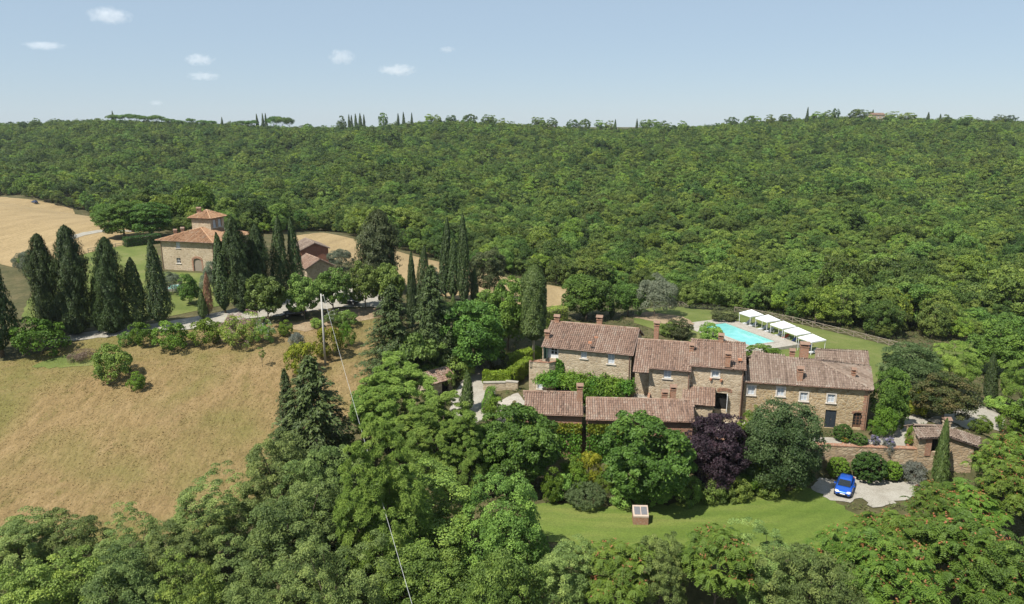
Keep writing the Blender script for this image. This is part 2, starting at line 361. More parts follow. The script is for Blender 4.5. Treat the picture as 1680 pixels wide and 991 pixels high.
_, MEADOW = sheet('meadow', [(-60,880),(-60,600),(30,590),(110,566),(190,546),(330,541),(450,533),(520,522),(600,508),(650,530),(640,600),(590,670),(520,720),(480,760),(400,830),(330,880),(150,890)], M['meadow'], .06, 1.6)
sheet('farm_road', [(60,563),(140,546),(215,538),(300,524),(380,508),(450,494),(520,480),(565,470),(620,462),(650,478),(640,505),(560,504),(470,518),(400,524),(310,541),(200,551),(120,560)], M['gravel'], .09, 1.5, .2)
sheet('villa_lawn', [(35,520),(60,470),(40,450),(100,420),(165,395),(245,392),(262,420),(262,446),(360,450),(420,470),(410,490),(300,515),(215,530),(120,540)], M['pool_lawn'], .05, 2.2)
sheet('hay_field', [(-60,420),(-60,325),(20,325),(60,329),(120,343),(170,361),(250,386),(240,395),(165,410),(105,425),(30,440)], M['wheat'], .07, 3.5)
sheet('white_track', [(112,389),(135,382),(160,378),(188,377),(215,379),(217,381),(189,380),(163,382),(138,387),(118,394)], M['gravel'], .13, 1.5, .1)
sheet('wheat_field', [(480,388),(530,382),(590,395),(650,412),(720,430),(800,450),(860,462),(940,474),(930,500),(890,505),(820,500),(740,490),(660,468),(600,440),(540,425),(490,420)], M['wheat'], .07, 3)
LAWN_P = [(855,842),(868,826),(930,826),(1000,832),(1100,828),(1190,812),(1260,806),(1330,802),(1366,812),(1372,826),(1400,842),(1420,852),(1370,905),(1240,925),(1120,925),(1000,915),(900,890)]
sheet('lawn', LAWN_P, M['lawn'], .06, 1.0, .4)
sheet('gravel_drive', [(1330,800),(1345,784),(1372,779),(1420,784),(1455,787),(1502,790),(1520,800),(1500,815),(1460,828),(1432,834),(1410,818),(1395,826),(1362,822)], M['gravel'], .09, .7, .3)
sheet('house_terrace', [(1150,700),(1215,690),(1300,715),(1430,722),(1450,700),(1500,680),(1524,690),(1505,715),(1500,735),(1440,736),(1360,733),(1250,725)], M['gravel'], .05, 1.2, .05)
sheet('courtyard', [(860,658),(900,645),(960,640),(1040,655),(1130,665),(1130,672),(1040,676),(950,675),(860,672)], M['gravel'], .06, 1.2, .05)
sheet('drive_bend', [(1520,690),(1560,676),(1600,664),(1625,668),(1650,690),(1640,708),(1600,700),(1560,706)], M['gravel'], .08, 1.2, .15)
sheet('paved_corner', [(812,690),(815,660),(850,645),(862,660),(862,690),(840,700)], M['paving'], .07, 1.0, .1)
sheet('yard', [(735,690),(742,650),(770,610),(800,590),(815,600),(812,640),(810,670),(790,690),(770,700)], M['gravel'], .08, 1.1, .15)
sheet('pool_garden', [(1040,530),(1040,512),(1100,503),(1160,507),(1230,516),(1300,530),(1400,553),(1478,572),(1465,590),(1440,625),(1420,640),(1330,600),(1250,585),(1180,575),(1100,550)], M['pool_lawn'], .05, 1.4, .1)
sheet('bank_path', [(1030,520),(1060,512),(1085,515),(1120,520),(1140,532),(1120,538),(1080,530)], M['dirt'], .08, 1.2, .2)
sheet('valley_meadow', [(1545,575),(1600,560),(1690,566),(1700,590),(1660,612),(1600,612),(1560,600)], M['pool_lawn'], .06, 2)
sheet('villa_verge', [(455,535),(520,524),(560,508),(640,506),(640,520),(560,530),(500,545)], M['dirt'], .09, 1.4, .3)

sheet('green_grass_patch', [(52,602),(70,594),(95,586),(118,580),(140,588),(165,590),(160,600),(120,602),(80,606)], M['pool_lawn'], .10, 1.2, .5)
# dry grass standing in the meadow
def grass():
    x0, y0 = MEADOW.min(0); x1, y1 = MEADOW.max(0); N = 70000
    x = rng.uniform(x0, x1, N); y = rng.uniform(y0, y1, N); k = (poly_sd(x, y, MEADOW) < -.3) & (np.hypot(x, y) < 125); x = x[k]; y = y[k]
    cl = np.sin(x * .35 + 1.1 * np.sin(y * .21)) * np.sin(y * .5 + np.sin(x * .17) * 1.4); k = rng.random(len(x)) < .35 + .4 * (cl > .1); x = x[k]; y = y[k]
    n_ = len(x); z = ground(x, y) + .04; h = rng.uniform(.04, .13, n_); w = rng.uniform(.05, .13, n_); a = rng.uniform(0, 2 * np.pi, n_)
    lx, ly = rng.normal(0, .12, n_) + .08, rng.normal(0, .12, n_)
    V = np.empty((n_, 3, 3)); V[:, 0] = np.stack([x - w * np.cos(a), y - w * np.sin(a), z], 1); V[:, 1] = np.stack([x + w * np.cos(a), y + w * np.sin(a), z], 1)
    V[:, 2] = np.stack([x + lx, y + ly, z + h], 1)
    me = mesh_np('meadow_grass', V.reshape(-1, 3), np.arange(n_ * 3), np.full(n_, 3), np.clip(rng.normal(.5, .3, n_), 0, 1))
    me.materials.append(M['grass_dry']); o = link(bpy.data.objects.new('meadow_grass', me))
    tag(o, 'short dry straw-coloured grass all over the sloping meadow', 'grass', kind='stuff')
grass()
# ------------------------------------------------------------------ foliage generators
def unit(n_):
    v = rng.normal(size=(n_, 3)); return nrm(v)
def leaves(c, nor, tan, L, Wd, tone, fold=.15):
    """diamond leaves: base, left, tip, right"""
    n_ = len(c); tan = nrm(tan - (tan * nor).sum(1, keepdims=True) * nor); b = np.cross(nor, tan)
    L = np.broadcast_to(np.asarray(L, float), (n_,))[:, None]; Wd = np.broadcast_to(np.asarray(Wd, float), (n_,))[:, None]
    V = np.empty((n_, 4, 3)); V[:, 0] = c - tan * L * .5; V[:, 2] = c + tan * L * .5 - nor * L * fold
    V[:, 1] = c + b * Wd * .5; V[:, 3] = c - b * Wd * .5
    return V.reshape(-1, 3), np.clip(tone, 0, 1)
def leafmesh(name, parts, mat):
    V = np.concatenate([p[0] for p in parts]); t = np.concatenate([p[1] for p in parts]); n_ = len(V) // 4
    me = mesh_np(name, V, np.arange(n_ * 4), np.full(n_, 4), t); me.materials.append(mat); return me
def limbs(H, targets, r0, base=.0, bark='bark', lean=.3):
    mb = MB(); top = H * .72
    k = random.uniform(-lean, lean), random.uniform(-lean, lean)
    path = [(k[0] * math.sin(t * 2.2) * t, k[1] * math.sin(t * 2.6) * t, -.5 + (top + .5) * t) for t in np.linspace(0, 1, 6)]
    mb.tube(path, [r0 * (1.25 if i == 0 else 1 - .16 * i) for i in range(6)], 8)
    for t in targets:
        z0 = min(max(t[2] * random.uniform(.35, .6), H * .12), top * .9); f = (z0 + .5) / (top + .5)
        p0 = np.array([k[0] * math.sin(f * 2.2) * f, k[1] * math.sin(f * 2.6) * f, z0]); t = np.asarray(t)
        mid = p0 + (t - p0) * .5 + np.array([0, 0, -.08 * np.linalg.norm(t - p0)])
        mb.tube([p0, mid, t], [r0 * .42, r0 * .28, r0 * .08], 5, False)
    return mb.build('trunk', M[bark], shared=True, smooth=True)
PROTO = {}
def reg(kind, crown, trunk, H, R, extra=None):
    v = np.empty(len(crown.vertices) * 3, np.float32); crown.vertices.foreach_get('co', v); v = v.reshape(-1, 3)
    H = float(np.percentile(v[:, 2], 99.6)); R = float(np.percentile(np.hypot(v[:, 0], v[:, 1]), 96))   # measured size
    PROTO.setdefault(kind, []).append((crown, trunk, H, R, extra))
def bumps(d, seed, amp):
    r = np.random.default_rng(seed); s = np.zeros(len(d))
    for k in (2.0, 3.3, 5.1):
        a = r.normal(size=(3,)) ; b = r.normal(size=(3,)); s += np.sin(d @ (nrm(a) * k) + r.uniform(0, 6)) * np.cos(d @ (nrm(b) * k) + r.uniform(0, 6)) / k * 2
    return 1 + amp * s
def broad(kind, H, R, mat, seed, ncl=110, lpc=150, L=.28, Wd=.17, rc=.24, base=.22, taper=.0, upz=.35, bark='bark', amp=.28, inner=.25, r0=None, flat=1.0, tonevar=.22, extra=None, vs=.8, tz=-.35):
    """crown of leaf clumps: clump centres fill a lumpy ellipsoid, leaves sit on each clump's outer dome"""
    global rng
    rng = np.random.default_rng(seed); random.seed(seed)
    ch = H * (1 - base); cz = H * base + ch * .5
    d = unit(ncl * 2); d = d[d[:, 2] > -.75][:ncl]; ncl = len(d)
    rad = np.where(rng.random(ncl) < inner, rng.uniform(.25, .7, ncl), rng.uniform(.78, .95, ncl)) * bumps(d, seed + 1, amp)
    cc = d * rad[:, None] * np.array([R, R, ch * .5]); cc[:, 2] *= flat
    if taper: cc[:, :2] *= (1 - taper * np.clip(cc[:, 2] / (ch * .5), -1, 1))[:, None]
    cc[:, 2] += cz
    rcl = R * rc * rng.uniform(.65, 1.35, ncl); ctone = rng.normal(.5, tonevar, ncl)
    out = nrm(cc - np.array([0, 0, cz - ch * .15]))
    idx = np.repeat(np.arange(ncl), lpc); n_ = len(idx)
    dv = unit(n_); dv = nrm(dv + out[idx] * .65 + np.array([0, 0, upz]))
    rr = rcl[idx] * rng.uniform(.55, 1.05, n_) ** .6
    c = cc[idx] + dv * rr[:, None] * np.array([1.15, 1.15, vs])
    nor = nrm(dv * .8 + unit(n_) * .75 + np.array([0, 0, .35])); tan = nrm(unit(n_) + np.array([0, 0, tz]))
    s = rng.uniform(.7, 1.3, n_)
    lv = leaves(c, nor, tan, L * s, Wd * s, ctone[idx] + rng.normal(0, .16, n_))
    crown = leafmesh('crown', [lv], M[mat])
    tg = cc[rng.choice(ncl, min(9, ncl), replace=False)]
    tr = limbs(H, tg, r0 or max(.06, H * .022), bark=bark)
    ex = None
    if extra:
        name, em, ne, el = extra; pick = np.argsort(-cc[:, 2] - rng.normal(0, R * .4, ncl))[:max(1, ncl * 2 // 3)]
        k = rng.choice(pick, ne); oc = cc[k] + nrm(unit(ne) + out[k] + np.array([0, 0, .6])) * (rcl[k] * rng.uniform(.85, 1.05, ne))[:, None]
        kk = np.repeat(np.arange(ne), 7); o2 = oc[kk] + rng.normal(0, el * .55, (len(kk), 3))
        ex = (name, leafmesh(name, [leaves(o2, nrm(unit(len(kk)) + [0, 0, .8]), unit(len(kk)), el, el * .6, rng.normal(.5, .3, len(kk)))], M[em]))
    reg(kind, crown, tr, H, R, ex)
def cypress(kind, H, R, mat, seed, n_=9000, prof='cone', L=.34, Wd=.13, bark='bark', base=.05, rough=.16, out=.35):
    global rng
    rng = np.random.default_rng(seed); random.seed(seed)
    h = rng.uniform(0, 1, n_ * 2)
    if prof == 'cone': pr = np.minimum(1, (h / .16) ** .6) * (1 - h) ** .62 * 1.18
    elif prof == 'ragged': pr = np.minimum(1, (h / .08) ** .5) * np.minimum(1, (1 - h) / .30) ** .55 * (1 + .10 * np.sin(h * 17 + seed) + .07 * np.sin(h * 41))
    elif prof == 'slim': pr = np.minimum(1, (h / .2) ** .6) * (1 - h ** 2.2) ** .7
    else: pr = np.minimum(1, (h / .12) ** .55) * np.minimum(1, ((1 - h) / .18)) ** .45
    keep = rng.random(n_ * 2) < np.clip(pr + .12, 0, 1); h = h[keep][:n_]; pr = pr[keep][:n_]; n_ = len(h)
    th = rng.uniform(0, 2 * np.pi, n_)
    ph = rng.uniform(0, 6, 6)
    lump = 1 + rough * (np.sin(3 * th + 9 * h + ph[0]) * .6 + np.sin(7 * th - 14 * h + ph[1]) * .5 + np.sin(13 * th + 31 * h + ph[2]) * .45 + np.sin(5 * th + 47 * h + ph[3]) * .4)
    r = R * pr * lump * rng.uniform(*((.4, 1.12) if prof == 'ragged' else (.72, 1.03)), n_) ** .7
    z = H * (base + (1 - base) * h)
    bend = R * .18 * np.sin(h * 3 + ph[4])
    c = np.stack([r * np.cos(th) + bend, r * np.sin(th), z], 1); o = np.stack([np.cos(th), np.sin(th), np.zeros(n_)], 1)
    nor = nrm(o + unit(n_) * .55 + np.array([0, 0, .25])); tan = nrm(np.array([0, 0, 1.0]) + o * out + unit(n_) * .35)
    s = rng.uniform(.6, 1.4, n_); cell = np.sin(9 * th + 23 * h + ph[5]) * .12 + np.sin(4 * th - 11 * h) * .1
    crown = leafmesh('crown', [leaves(c, nor, tan, L * s, Wd * s, .5 + cell + rng.normal(0, .18, n_), .05)], M[mat])
    mb = MB(); mb.tube([(0, 0, -.4), (bend[0] * .3, 0, H * .4), (bend[0] * .5, 0, H * .9)], [max(.07, R * .13), max(.05, R * .09), .02], 7)
    reg(kind, crown, mb.build('trunk', M[bark], shared=True, smooth=True), H, R)
def conifer(kind, H, R, mat, seed, nb=150, L=.42, Wd=.15, droop=.35, bark='bark', per=75, prof=.75):
    global rng
    rng = np.random.default_rng(seed); random.seed(seed); parts = []; mb = MB()
    mb.tube([(0, 0, -.4), (.1, .05, H * .5), (.05, .1, H * .97)], [H * .02, H * .013, .02], 7)
    for i in range(nb):
        f = (i + .5) / nb; z0 = H * (.08 + .9 * f); ln = R * ((1 - f) ** prof * 1.05 + .05) * rng.uniform(.6, 1.12); th = i * 2.39996 + rng.uniform(-.4, .4)
        o = np.array([math.cos(th), math.sin(th), 0]); side = np.array([-o[1], o[0], 0]); k = max(12, int(per * (ln / R + .15)))
        t = rng.uniform(.12, 1, k) ** .75; wv = (1 - t) * .34 * ln + .10 * ln
        off = rng.uniform(-1, 1, k) * wv
        z = z0 + ln * (.28 * t - droop * t ** 2) + rng.normal(0, .10, k)
        c = o * (t * ln)[:, None] + side * off[:, None]; c[:, 2] = z
        tan = nrm(o * 1.0 + side * np.sign(off)[:, None] * .7 + np.array([0, 0, -.25]) + unit(k) * .35)
        nor = nrm(np.array([0, 0, 1.0]) + o * .3 + unit(k) * .55)
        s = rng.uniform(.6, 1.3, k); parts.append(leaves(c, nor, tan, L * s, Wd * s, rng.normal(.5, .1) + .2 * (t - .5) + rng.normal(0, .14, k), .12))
        if i % 3 == 0: mb.tube([(0, 0, z0), o * ln * .8 + np.array([0, 0, z0 + ln * (.22 - droop * .6)])], [.05, .015], 4, False)
    reg(kind, leafmesh('crown', parts, M[mat]), mb.build('trunk', M[bark], shared=True, smooth=True), H, R)
def pine(kind, H, R, mat, seed, ncl=520, npt=26, base=.18, amp=.3, flat=1.0, L=.36):
    global rng
    rng = np.random.default_rng(seed); random.seed(seed); ch = H * (1 - base); cz = H * base + ch * .5
    nb = 60; bd = unit(nb * 2); bd = bd[bd[:, 2] > -.5][:nb]; nb = len(bd)
    bc = bd * (rng.uniform(.45, .8, nb) * bumps(bd, seed, amp))[:, None] * np.array([R, R, ch * .5 * flat]) + np.array([0, 0, cz])
    k = rng.integers(0, nb, ncl); dv = nrm(unit(ncl) + bd[k] * .6 + np.array([0, 0, .75]))
    tc = bc[k] + dv * (R * .27 * rng.uniform(.6, 1.15, ncl))[:, None]
    idx = np.repeat(np.arange(ncl), npt); n_ = len(idx); td = nrm(unit(n_) * .85 + dv[idx] * .7 + np.array([0, 0, .55]))
    c = tc[idx] + td * L * .45; s = rng.uniform(.7, 1.25, n_); ct = rng.normal(.5, .14, nb)
    n0 = unit(n_) * .7 + dv[idx] * .5 + np.array([-.2, -.2, .6]); n0 = nrm(n0 - (n0 * td).sum(1, keepdims=True) * td)
    crown = leafmesh('crown', [leaves(c, n0, td, L * s, .085 * s, ct[k][idx] + rng.normal(0, .16, n_), .02)], M[mat])
    reg(kind, crown, limbs(H, bc[rng.choice(nb, 12)], H * .02), H, R)
def ailanthus(kind, H, R, seed, ncl=230, nl=9):
    global rng
    rng = np.random.default_rng(seed); random.seed(seed); base = .25; ch = H * (1 - base); cz = H * base + ch * .5
    d = unit(ncl * 2); d = d[d[:, 2] > -.35][:ncl]; ncl = len(d)
    rc_ = d * (rng.uniform(.55, 1, ncl) * bumps(d, seed, .3))[:, None] * np.array([R, R, ch * .5]) + np.array([0, 0, cz]); parts = []
    ct = rng.normal(.5, .17, ncl)
    for q in range(nl):
        th = rng.uniform(0, 2 * np.pi, ncl); o = np.stack([np.cos(th), np.sin(th), np.zeros(ncl)], 1); side = np.stack([-o[:, 1], o[:, 0], np.zeros(ncl)], 1)
        ln = rng.uniform(.55, .95, ncl)
        for j in range(7):
            t = .15 + .13 * j; p = rc_ + o * (ln * t)[:, None]; p[:, 2] += ln * (.35 * t - .75 * t * t)
            for sg in (-1, 1):
                tan = nrm(side * sg + o * .4 + np.array([0, 0, -.3])); c = p + tan * .09
                parts.append(leaves(c, nrm(np.array([0, 0, 1.0]) + o * .35 + unit(ncl) * .3), tan, .24, .10, ct + rng.normal(0, .12, ncl)))
    ne = ncl * 45 // 100; k = rng.choice(ncl, ne, replace=False); oc = rc_[k] + np.array([0, 0, .12]); kk = np.repeat(np.arange(ne), 8)
    o2 = oc[kk] + rng.normal(0, .15, (len(kk), 3)); ex = ('seed_cluster', leafmesh('seed_cluster', [leaves(o2, nrm(unit(len(kk)) + [0, 0, 1]), unit(len(kk)), .2, .13, rng.normal(.5, .3, len(kk)))], M['seed']))
    reg(kind, leafmesh('crown', parts, M['ailanthus']), limbs(H, rc_[rng.choice(ncl, 10)], H * .016), H, R, ex)
def umbrella(kind, H, R, mat, seed):
    broad(kind, H, R, mat, seed, 60, 60, .7, .4, .3, base=.55, flat=.85, upz=.6, amp=.15)

S = 100
for i in range(3): broad('oak_l', 13, 5.2, 'oak', S + i, 330, 130, .23, .145, .135, base=.05, inner=.3)
for i in range(3): broad('acacia_l', 12, 4.6, 'acacia', S + 10 + i, 350, 125, .22, .10, .125, base=.05, amp=.33, inner=.3)
for i in range(3): broad('oak_m', 8, 3.4, 'oak_mid', S + 20 + i, 170, 110, .27, .18, .22, base=.04, inner=.35, amp=.22)
for i in range(2): broad('fig', 9, 4.6, 'fig', S + 30 + i, 250, 110, .33, .21, .14, base=.05, amp=.25, inner=.3)
for i in range(2): broad('linden', 6, 2.6, 'linden', S + 40 + i, 80, 110, .27, .22, .24, base=.14, upz=.1, amp=.18)
broad('holm', 9.5, 4.2, 'holm', S + 50, 300, 130, .22, .13, .19, base=.03, amp=.12, inner=.35)
broad('plum', 8, 3.3, 'plum', S + 51, 280, 120, .22, .13, .19, base=.04, amp=.14, inner=.35)
broad('bright', 7, 2.6, 'bright', S + 52, 90, 120, .24, .15, .22, base=.12)
for i in range(2): broad('olive', 4.5, 2.2, 'olive', S + 54 + i, 100, 130, .20, .07, .27, base=.2, amp=.35)
for i in range(3): cypress('ragged', 17, 2.8, 'cypress', S + 60 + i, 30000, 'ragged', .42, .14, base=.01, rough=.27, out=.75)
cypress('ragged_brown', 16, 3.6, 'brownish', S + 66, 26000, 'ragged', .5, .17, base=.01, rough=.3, out=.8)
broad('mottled', 9, 4, 'mottled', S + 66, 190, 130, .26, .15, .19, base=.05, amp=.25, inner=.3, tonevar=.3)
broad('brown_tree', 9, 4, 'brownish', S + 64, 120, 120, .32, .15, .2, base=.1, amp=.3)
for i in range(2): cypress('cypress', 16, 2.0, 'cypress', S + 70 + i, 11000, 'cone')
for i in range(2): cypress('slim', 15, 1.1, 'cypress', S + 73 + i, 8000, 'slim')
cypress('clipped', 15, 1.9, 'cypress_light', S + 75, 30000, 'column', .30, .15, 'bark_pale', base=.22, rough=.07)
cypress('young', 5, .75, 'cypress_light', S + 76, 4500, 'cone', .2, .08)
cypress('dead', 7, 1.1, 'dead', S + 77, 3500, 'cone', .35, .07, rough=.3, out=.8)
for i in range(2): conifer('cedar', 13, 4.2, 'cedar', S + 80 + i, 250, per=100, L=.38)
for i in range(2): broad('pine', 14, 5.0, 'pine', S + 85 + i, 380, 130, .42, .08, .13, base=.02, upz=1.0, amp=.25, inner=.3, tz=1.1, vs=1.5)
broad('pine_round', 8, 4, 'pine', S + 188, 170, 130, .36, .08, .2, base=.25, upz=.7, amp=.15, inner=.3, tz=.7)
for i in range(2): ailanthus('ailanthus', 9, 3.6, S + 90 + i)
for i in range(2): broad('shrub', 2.4, 1.5, 'bright', S + 95 + i, 60, 90, .17, .10, .27, base=.0, amp=.25, r0=.05)
broad('shrub_dark', 2.4, 1.5, 'oak', S + 97, 60, 90, .17, .10, .27, base=.0, amp=.25, r0=.05)
broad('shrub_yellow', 2.4, 1.4, 'yellow', S + 98, 50, 90, .17, .10, .27, base=.0, amp=.2, r0=.05)
broad('shrub_olive', 2.4, 1.5, 'silver', S + 99, 50, 90, .15, .07, .27, base=.0, amp=.25, r0=.05)
broad('oleander_pink', 2.6, 1.8, 'oak', S + 120, 60, 90, .2, .07, .26, base=.0, r0=.05, extra=('flowers', 'pinkflower', 330, .11))
broad('oleander_white', 2.6, 1.8, 'oak', S + 121, 60, 90, .2, .07, .26, base=.0, r0=.05, extra=('flowers', 'whiteflower', 150, .11))
broad('ball', 1.6, .85, 'box', S + 122, 330, 40, .09, .06, .09, base=.0, amp=.03, inner=.1, r0=.04)
broad('ball_light', 1.6, .85, 'bright', S + 123, 330, 40, .09, .06, .09, base=.0, amp=.03, inner=.1, r0=.04)
broad('hedge_ball', 1.6, 2.0, 'hedge_grey', S + 130, 400, 40, .10, .06, .09, base=.0, amp=.04, inner=.1, r0=.04)
broad('lavender', 1.1, .8, 'silver', S + 124, 40, 90, .2, .04, .3, base=.0, upz=.8, r0=.03, extra=('flowers', 'lavender', 120, .09))
broad('geranium', .6, .4, 'bright', S + 125, 20, 40, .1, .08, .3, base=.1, r0=.02, extra=('flowers', 'redflower', 25, .07))
broad('brush', 1.2, 2.0, 'brush', S + 126, 40, 90, .4, .03, .3, base=.0, r0=.04)
broad('shrub_brown', 2.4, 1.5, 'brownish', S + 127, 60, 90, .17, .10, .27, base=.0, amp=.25, r0=.05)
broad('fig_light', 5, 3, 'linden', S + 128, 50, 70, .42, .26, .22, base=.2, amp=.35)
broad('sapling', 3.2, .55, 'linden', S + 129, 16, 30, .18, .1, .4, base=.4, r0=.04)
WN = ('wood', 'wood', 'wood_light', 'wood', 'wood_dark', 'wood_grey', 'wood')
for i in range(7): broad('wood_near', (9.5, 8.5, 9, 10.5, 9.5, 8, 11)[i], (4.3, 4.6, 4, 4.2, 4.6, 3.9, 3.8)[i], WN[i], S + 140 + i, 95, 100, .36, .25, .22, base=.05, amp=.24)
for i in range(7): broad('wood_far', (9.5, 8.5, 9, 10.5, 9.5, 8, 11)[i], (4.3, 4.6, 4, 4.2, 4.6, 3.9, 3.8)[i], WN[i], S + 150 + i, 55, 48, .58, .40, .25, base=.05, amp=.22)
for i in range(2): umbrella('umbrella', 11, 6, 'oak_mid', S + 160 + i)
cypress('far_cypress', 13, 1.4, 'cypress', S + 165, 900, 'cone', .8, .45)
_pick = {}
def plant(kind, name, label, p, h, w, cat='tree', group=None, rz=None):
    k = _pick.get(kind, 0); _pick[kind] = k + 1; cr, tr, H, R, ex = PROTO[kind][k % len(PROTO[kind])]
    sxy = w / (2 * R)
    e = empty(name, p, random.uniform(0, 6.28) if rz is None else rz, (sxy, sxy, h / H)); tag(e, label, cat, group)
    if h > 5: e.rotation_euler = (random.uniform(-.03, .03), random.uniform(-.03, .03), e.rotation_euler[2])
    link(bpy.data.objects.new('trunk', tr), e); link(bpy.data.objects.new('crown', cr), e)
    if ex: tag(link(bpy.data.objects.new(ex[0], ex[1]), e), kind='stuff')
    return e
def grow(kind, name, label, u, vtop, w, vb=None, Y=None, cat='tree', group=None):
    """place by base: base pixel row vb on the terrain, or distance Y"""
    if vb is not None: p = hit(u, vb)
    else:
        q = at_y(u, vtop, Y); p = np.array([q[0], Y, gz(q[0], Y)])
    top = at_y(u, vtop, p[1]); h = max(.4, top[2] - p[2]); wm = w * depth((p + top) / 2) / FPX
    return plant(kind, name, label, p, h, wm, cat, group)

# ------------------------------------------------------------------ the wood on the hillside
EDGE = [(-150,318),(0,322),(60,331),(120,342),(170,358),(215,380),(270,384),(400,384),(480,383),(540,380),(590,393),(650,408),(720,425),(800,444),(850,455),(900,466),(940,478),(1000,484),(1050,490),(1100,498),(1200,507),(1300,524),(1400,547),(1480,563),(1560,560),(1600,556),(1690,560),(1850,575)]
def wood():
    r = np.random.default_rng(5)
    ed = np.array([hit(u, v)[:2] for u, v in EDGE]); eaz = np.arctan2(ed[:, 0], ed[:, 1]); er = np.hypot(ed[:, 0], ed[:, 1])
    o = np.argsort(eaz); eaz = eaz[o]; er = er[o]
    s = 5.0
    gx, gy = np.meshgrid(np.arange(-860, 860, s), np.arange(110, 1010, s * .87)); gx = gx + (np.arange(gx.shape[0]) % 2)[:, None] * s / 2
    x = gx.ravel() + r.uniform(-.34, .34, gx.size) * s; y = gy.ravel() + r.uniform(-.34, .34, gx.size) * s
    a = np.arctan2(x, y); d = np.hypot(x, y)
    k = (np.abs(a) < math.radians(41)) & (d > np.interp(a, eaz, er) - 1.0) & (y < 990)
    k &= (np.sin(x / 9.3 + 2 * np.sin(y / 13)) * np.sin(y / 7.7 + np.sin(x / 11)) < .86) | (d < 200)   # small clearings
    x = x[k]; y = y[k]; a = a[k]; d = d[k]; z = ground(x, y)
    gone = (y > 840) & (r.random(len(x)) < .35); x, y, a, d, z = (q[~gone] for q in (x, y, a, d, z))
    edge = d - np.interp(a, eaz, er)
    big = (r.normal(1, .22, len(x)) + (r.random(len(x)) < .12) * .3).clip(.55, 1.7); sc = .73 * big * np.where(edge < 12, .8, 1.0) * np.where(y > 800, .58, 1)
    # the 300 that show largest stand as trees of their own
    show = (sc / d) * (np.abs(a) < math.radians(35.5)); own = np.zeros(len(x), bool); own[np.argsort(-show)[:300]] = True
    for i in np.where(own)[0]:
        u = 840 + 1200 * math.tan(a[i])
        where = 'beyond the pool garden fence' if 1050 < u < 1500 else 'beyond the drive at right' if u >= 1500 else 'along the wheat field' if u > 420 else 'above the hay field'
        plant('wood_near', 'woodland_tree', ('low' if sc[i] < .72 else 'tall' if sc[i] > 1.05 else 'middling') + ' leafy tree at edge of the wood ' + where, (x[i], y[i], z[i] - .2), 9.5 * sc[i] * r.uniform(.85, 1.15), 8.6 * sc[i], group='woodland trees ' + where)
    x, y, z, sc, d = x[~own], y[~own], z[~own], sc[~own], d[~own]; n_ = len(x)
    for nm, kind, sel in (('wood', 'wood_near', d < 380), ('far_wood', 'wood_far', d >= 380)):
        X3 = np.stack([x[sel], y[sel], z[sel]], 1); m_ = len(X3)
        me = bpy.data.meshes.new(nm); me.vertices.add(m_); me.vertices.foreach_set('co', X3.astype(np.float32).ravel())
        at = me.attributes.new('pick', 'INT', 'POINT'); at.data.foreach_set('value', r.integers(0, len(PROTO[kind]), m_).astype(np.int32))
        at = me.attributes.new('size', 'FLOAT_VECTOR', 'POINT'); ss = sc[sel]
        at.data.foreach_set('vector', np.stack([ss, ss, ss * r.uniform(.75, 1.25, m_)], 1).astype(np.float32).ravel())
        at = me.attributes.new('turn', 'FLOAT_VECTOR', 'POINT'); at.data.foreach_set('vector', np.stack([np.zeros(m_), np.zeros(m_), r.uniform(0, 6.28, m_)], 1).astype(np.float32).ravel())
        ob = link(bpy.data.objects.new(nm, me))
        tag(ob, 'dense green oak wood covering the ' + ('lower valley slope' if nm == 'wood' else 'upper hillside up to the ridge'), 'wood', kind='stuff')
        col = bpy.data.collections.new(nm + '_trees')
        for j, (cr, tr, H, R, ex) in enumerate(PROTO[kind]): col.objects.link(bpy.data.objects.new('%s_kind_%d' % (nm, j), cr))
        g = bpy.data.node_groups.new(nm, 'GeometryNodeTree'); g.interface.new_socket('Geometry', in_out='INPUT', socket_type='NodeSocketGeometry'); g.interface.new_socket('Geometry', in_out='OUTPUT', socket_type='NodeSocketGeometry')
        gi = g.nodes.new('NodeGroupInput'); go = g.nodes.new('NodeGroupOutput'); ip = g.nodes.new('GeometryNodeInstanceOnPoints'); ci = g.nodes.new('GeometryNodeCollectionInfo')
        ci.inputs['Collection'].default_value = col; ci.inputs['Separate Children'].default_value = True; ci.inputs['Reset Children'].default_value = True
        def na(name, t):
            q = g.nodes.new('GeometryNodeInputNamedAttribute'); q.data_type = t; q.inputs['Name'].default_value = name
            return [s_ for s_ in q.outputs if s_.enabled and s_.name == 'Attribute'][0]
        l = g.links.new; l(gi.outputs[0], ip.inputs['Points']); l(ci.outputs[0], ip.inputs['Instance']); ip.inputs['Pick Instance'].default_value = True
        l(na('pick', 'INT'), ip.inputs['Instance Index']); l(na('size', 'FLOAT_VECTOR'), ip.inputs['Scale'])
        er_ = g.nodes.new('FunctionNodeEulerToRotation'); l(na('turn', 'FLOAT_VECTOR'), er_.inputs[0]); l(er_.outputs[0], ip.inputs['Rotation'])
        l(ip.outputs[0], go.inputs[0]); md = ob.modifiers.new('scatter', 'NODES'); md.node_group = g
wood()
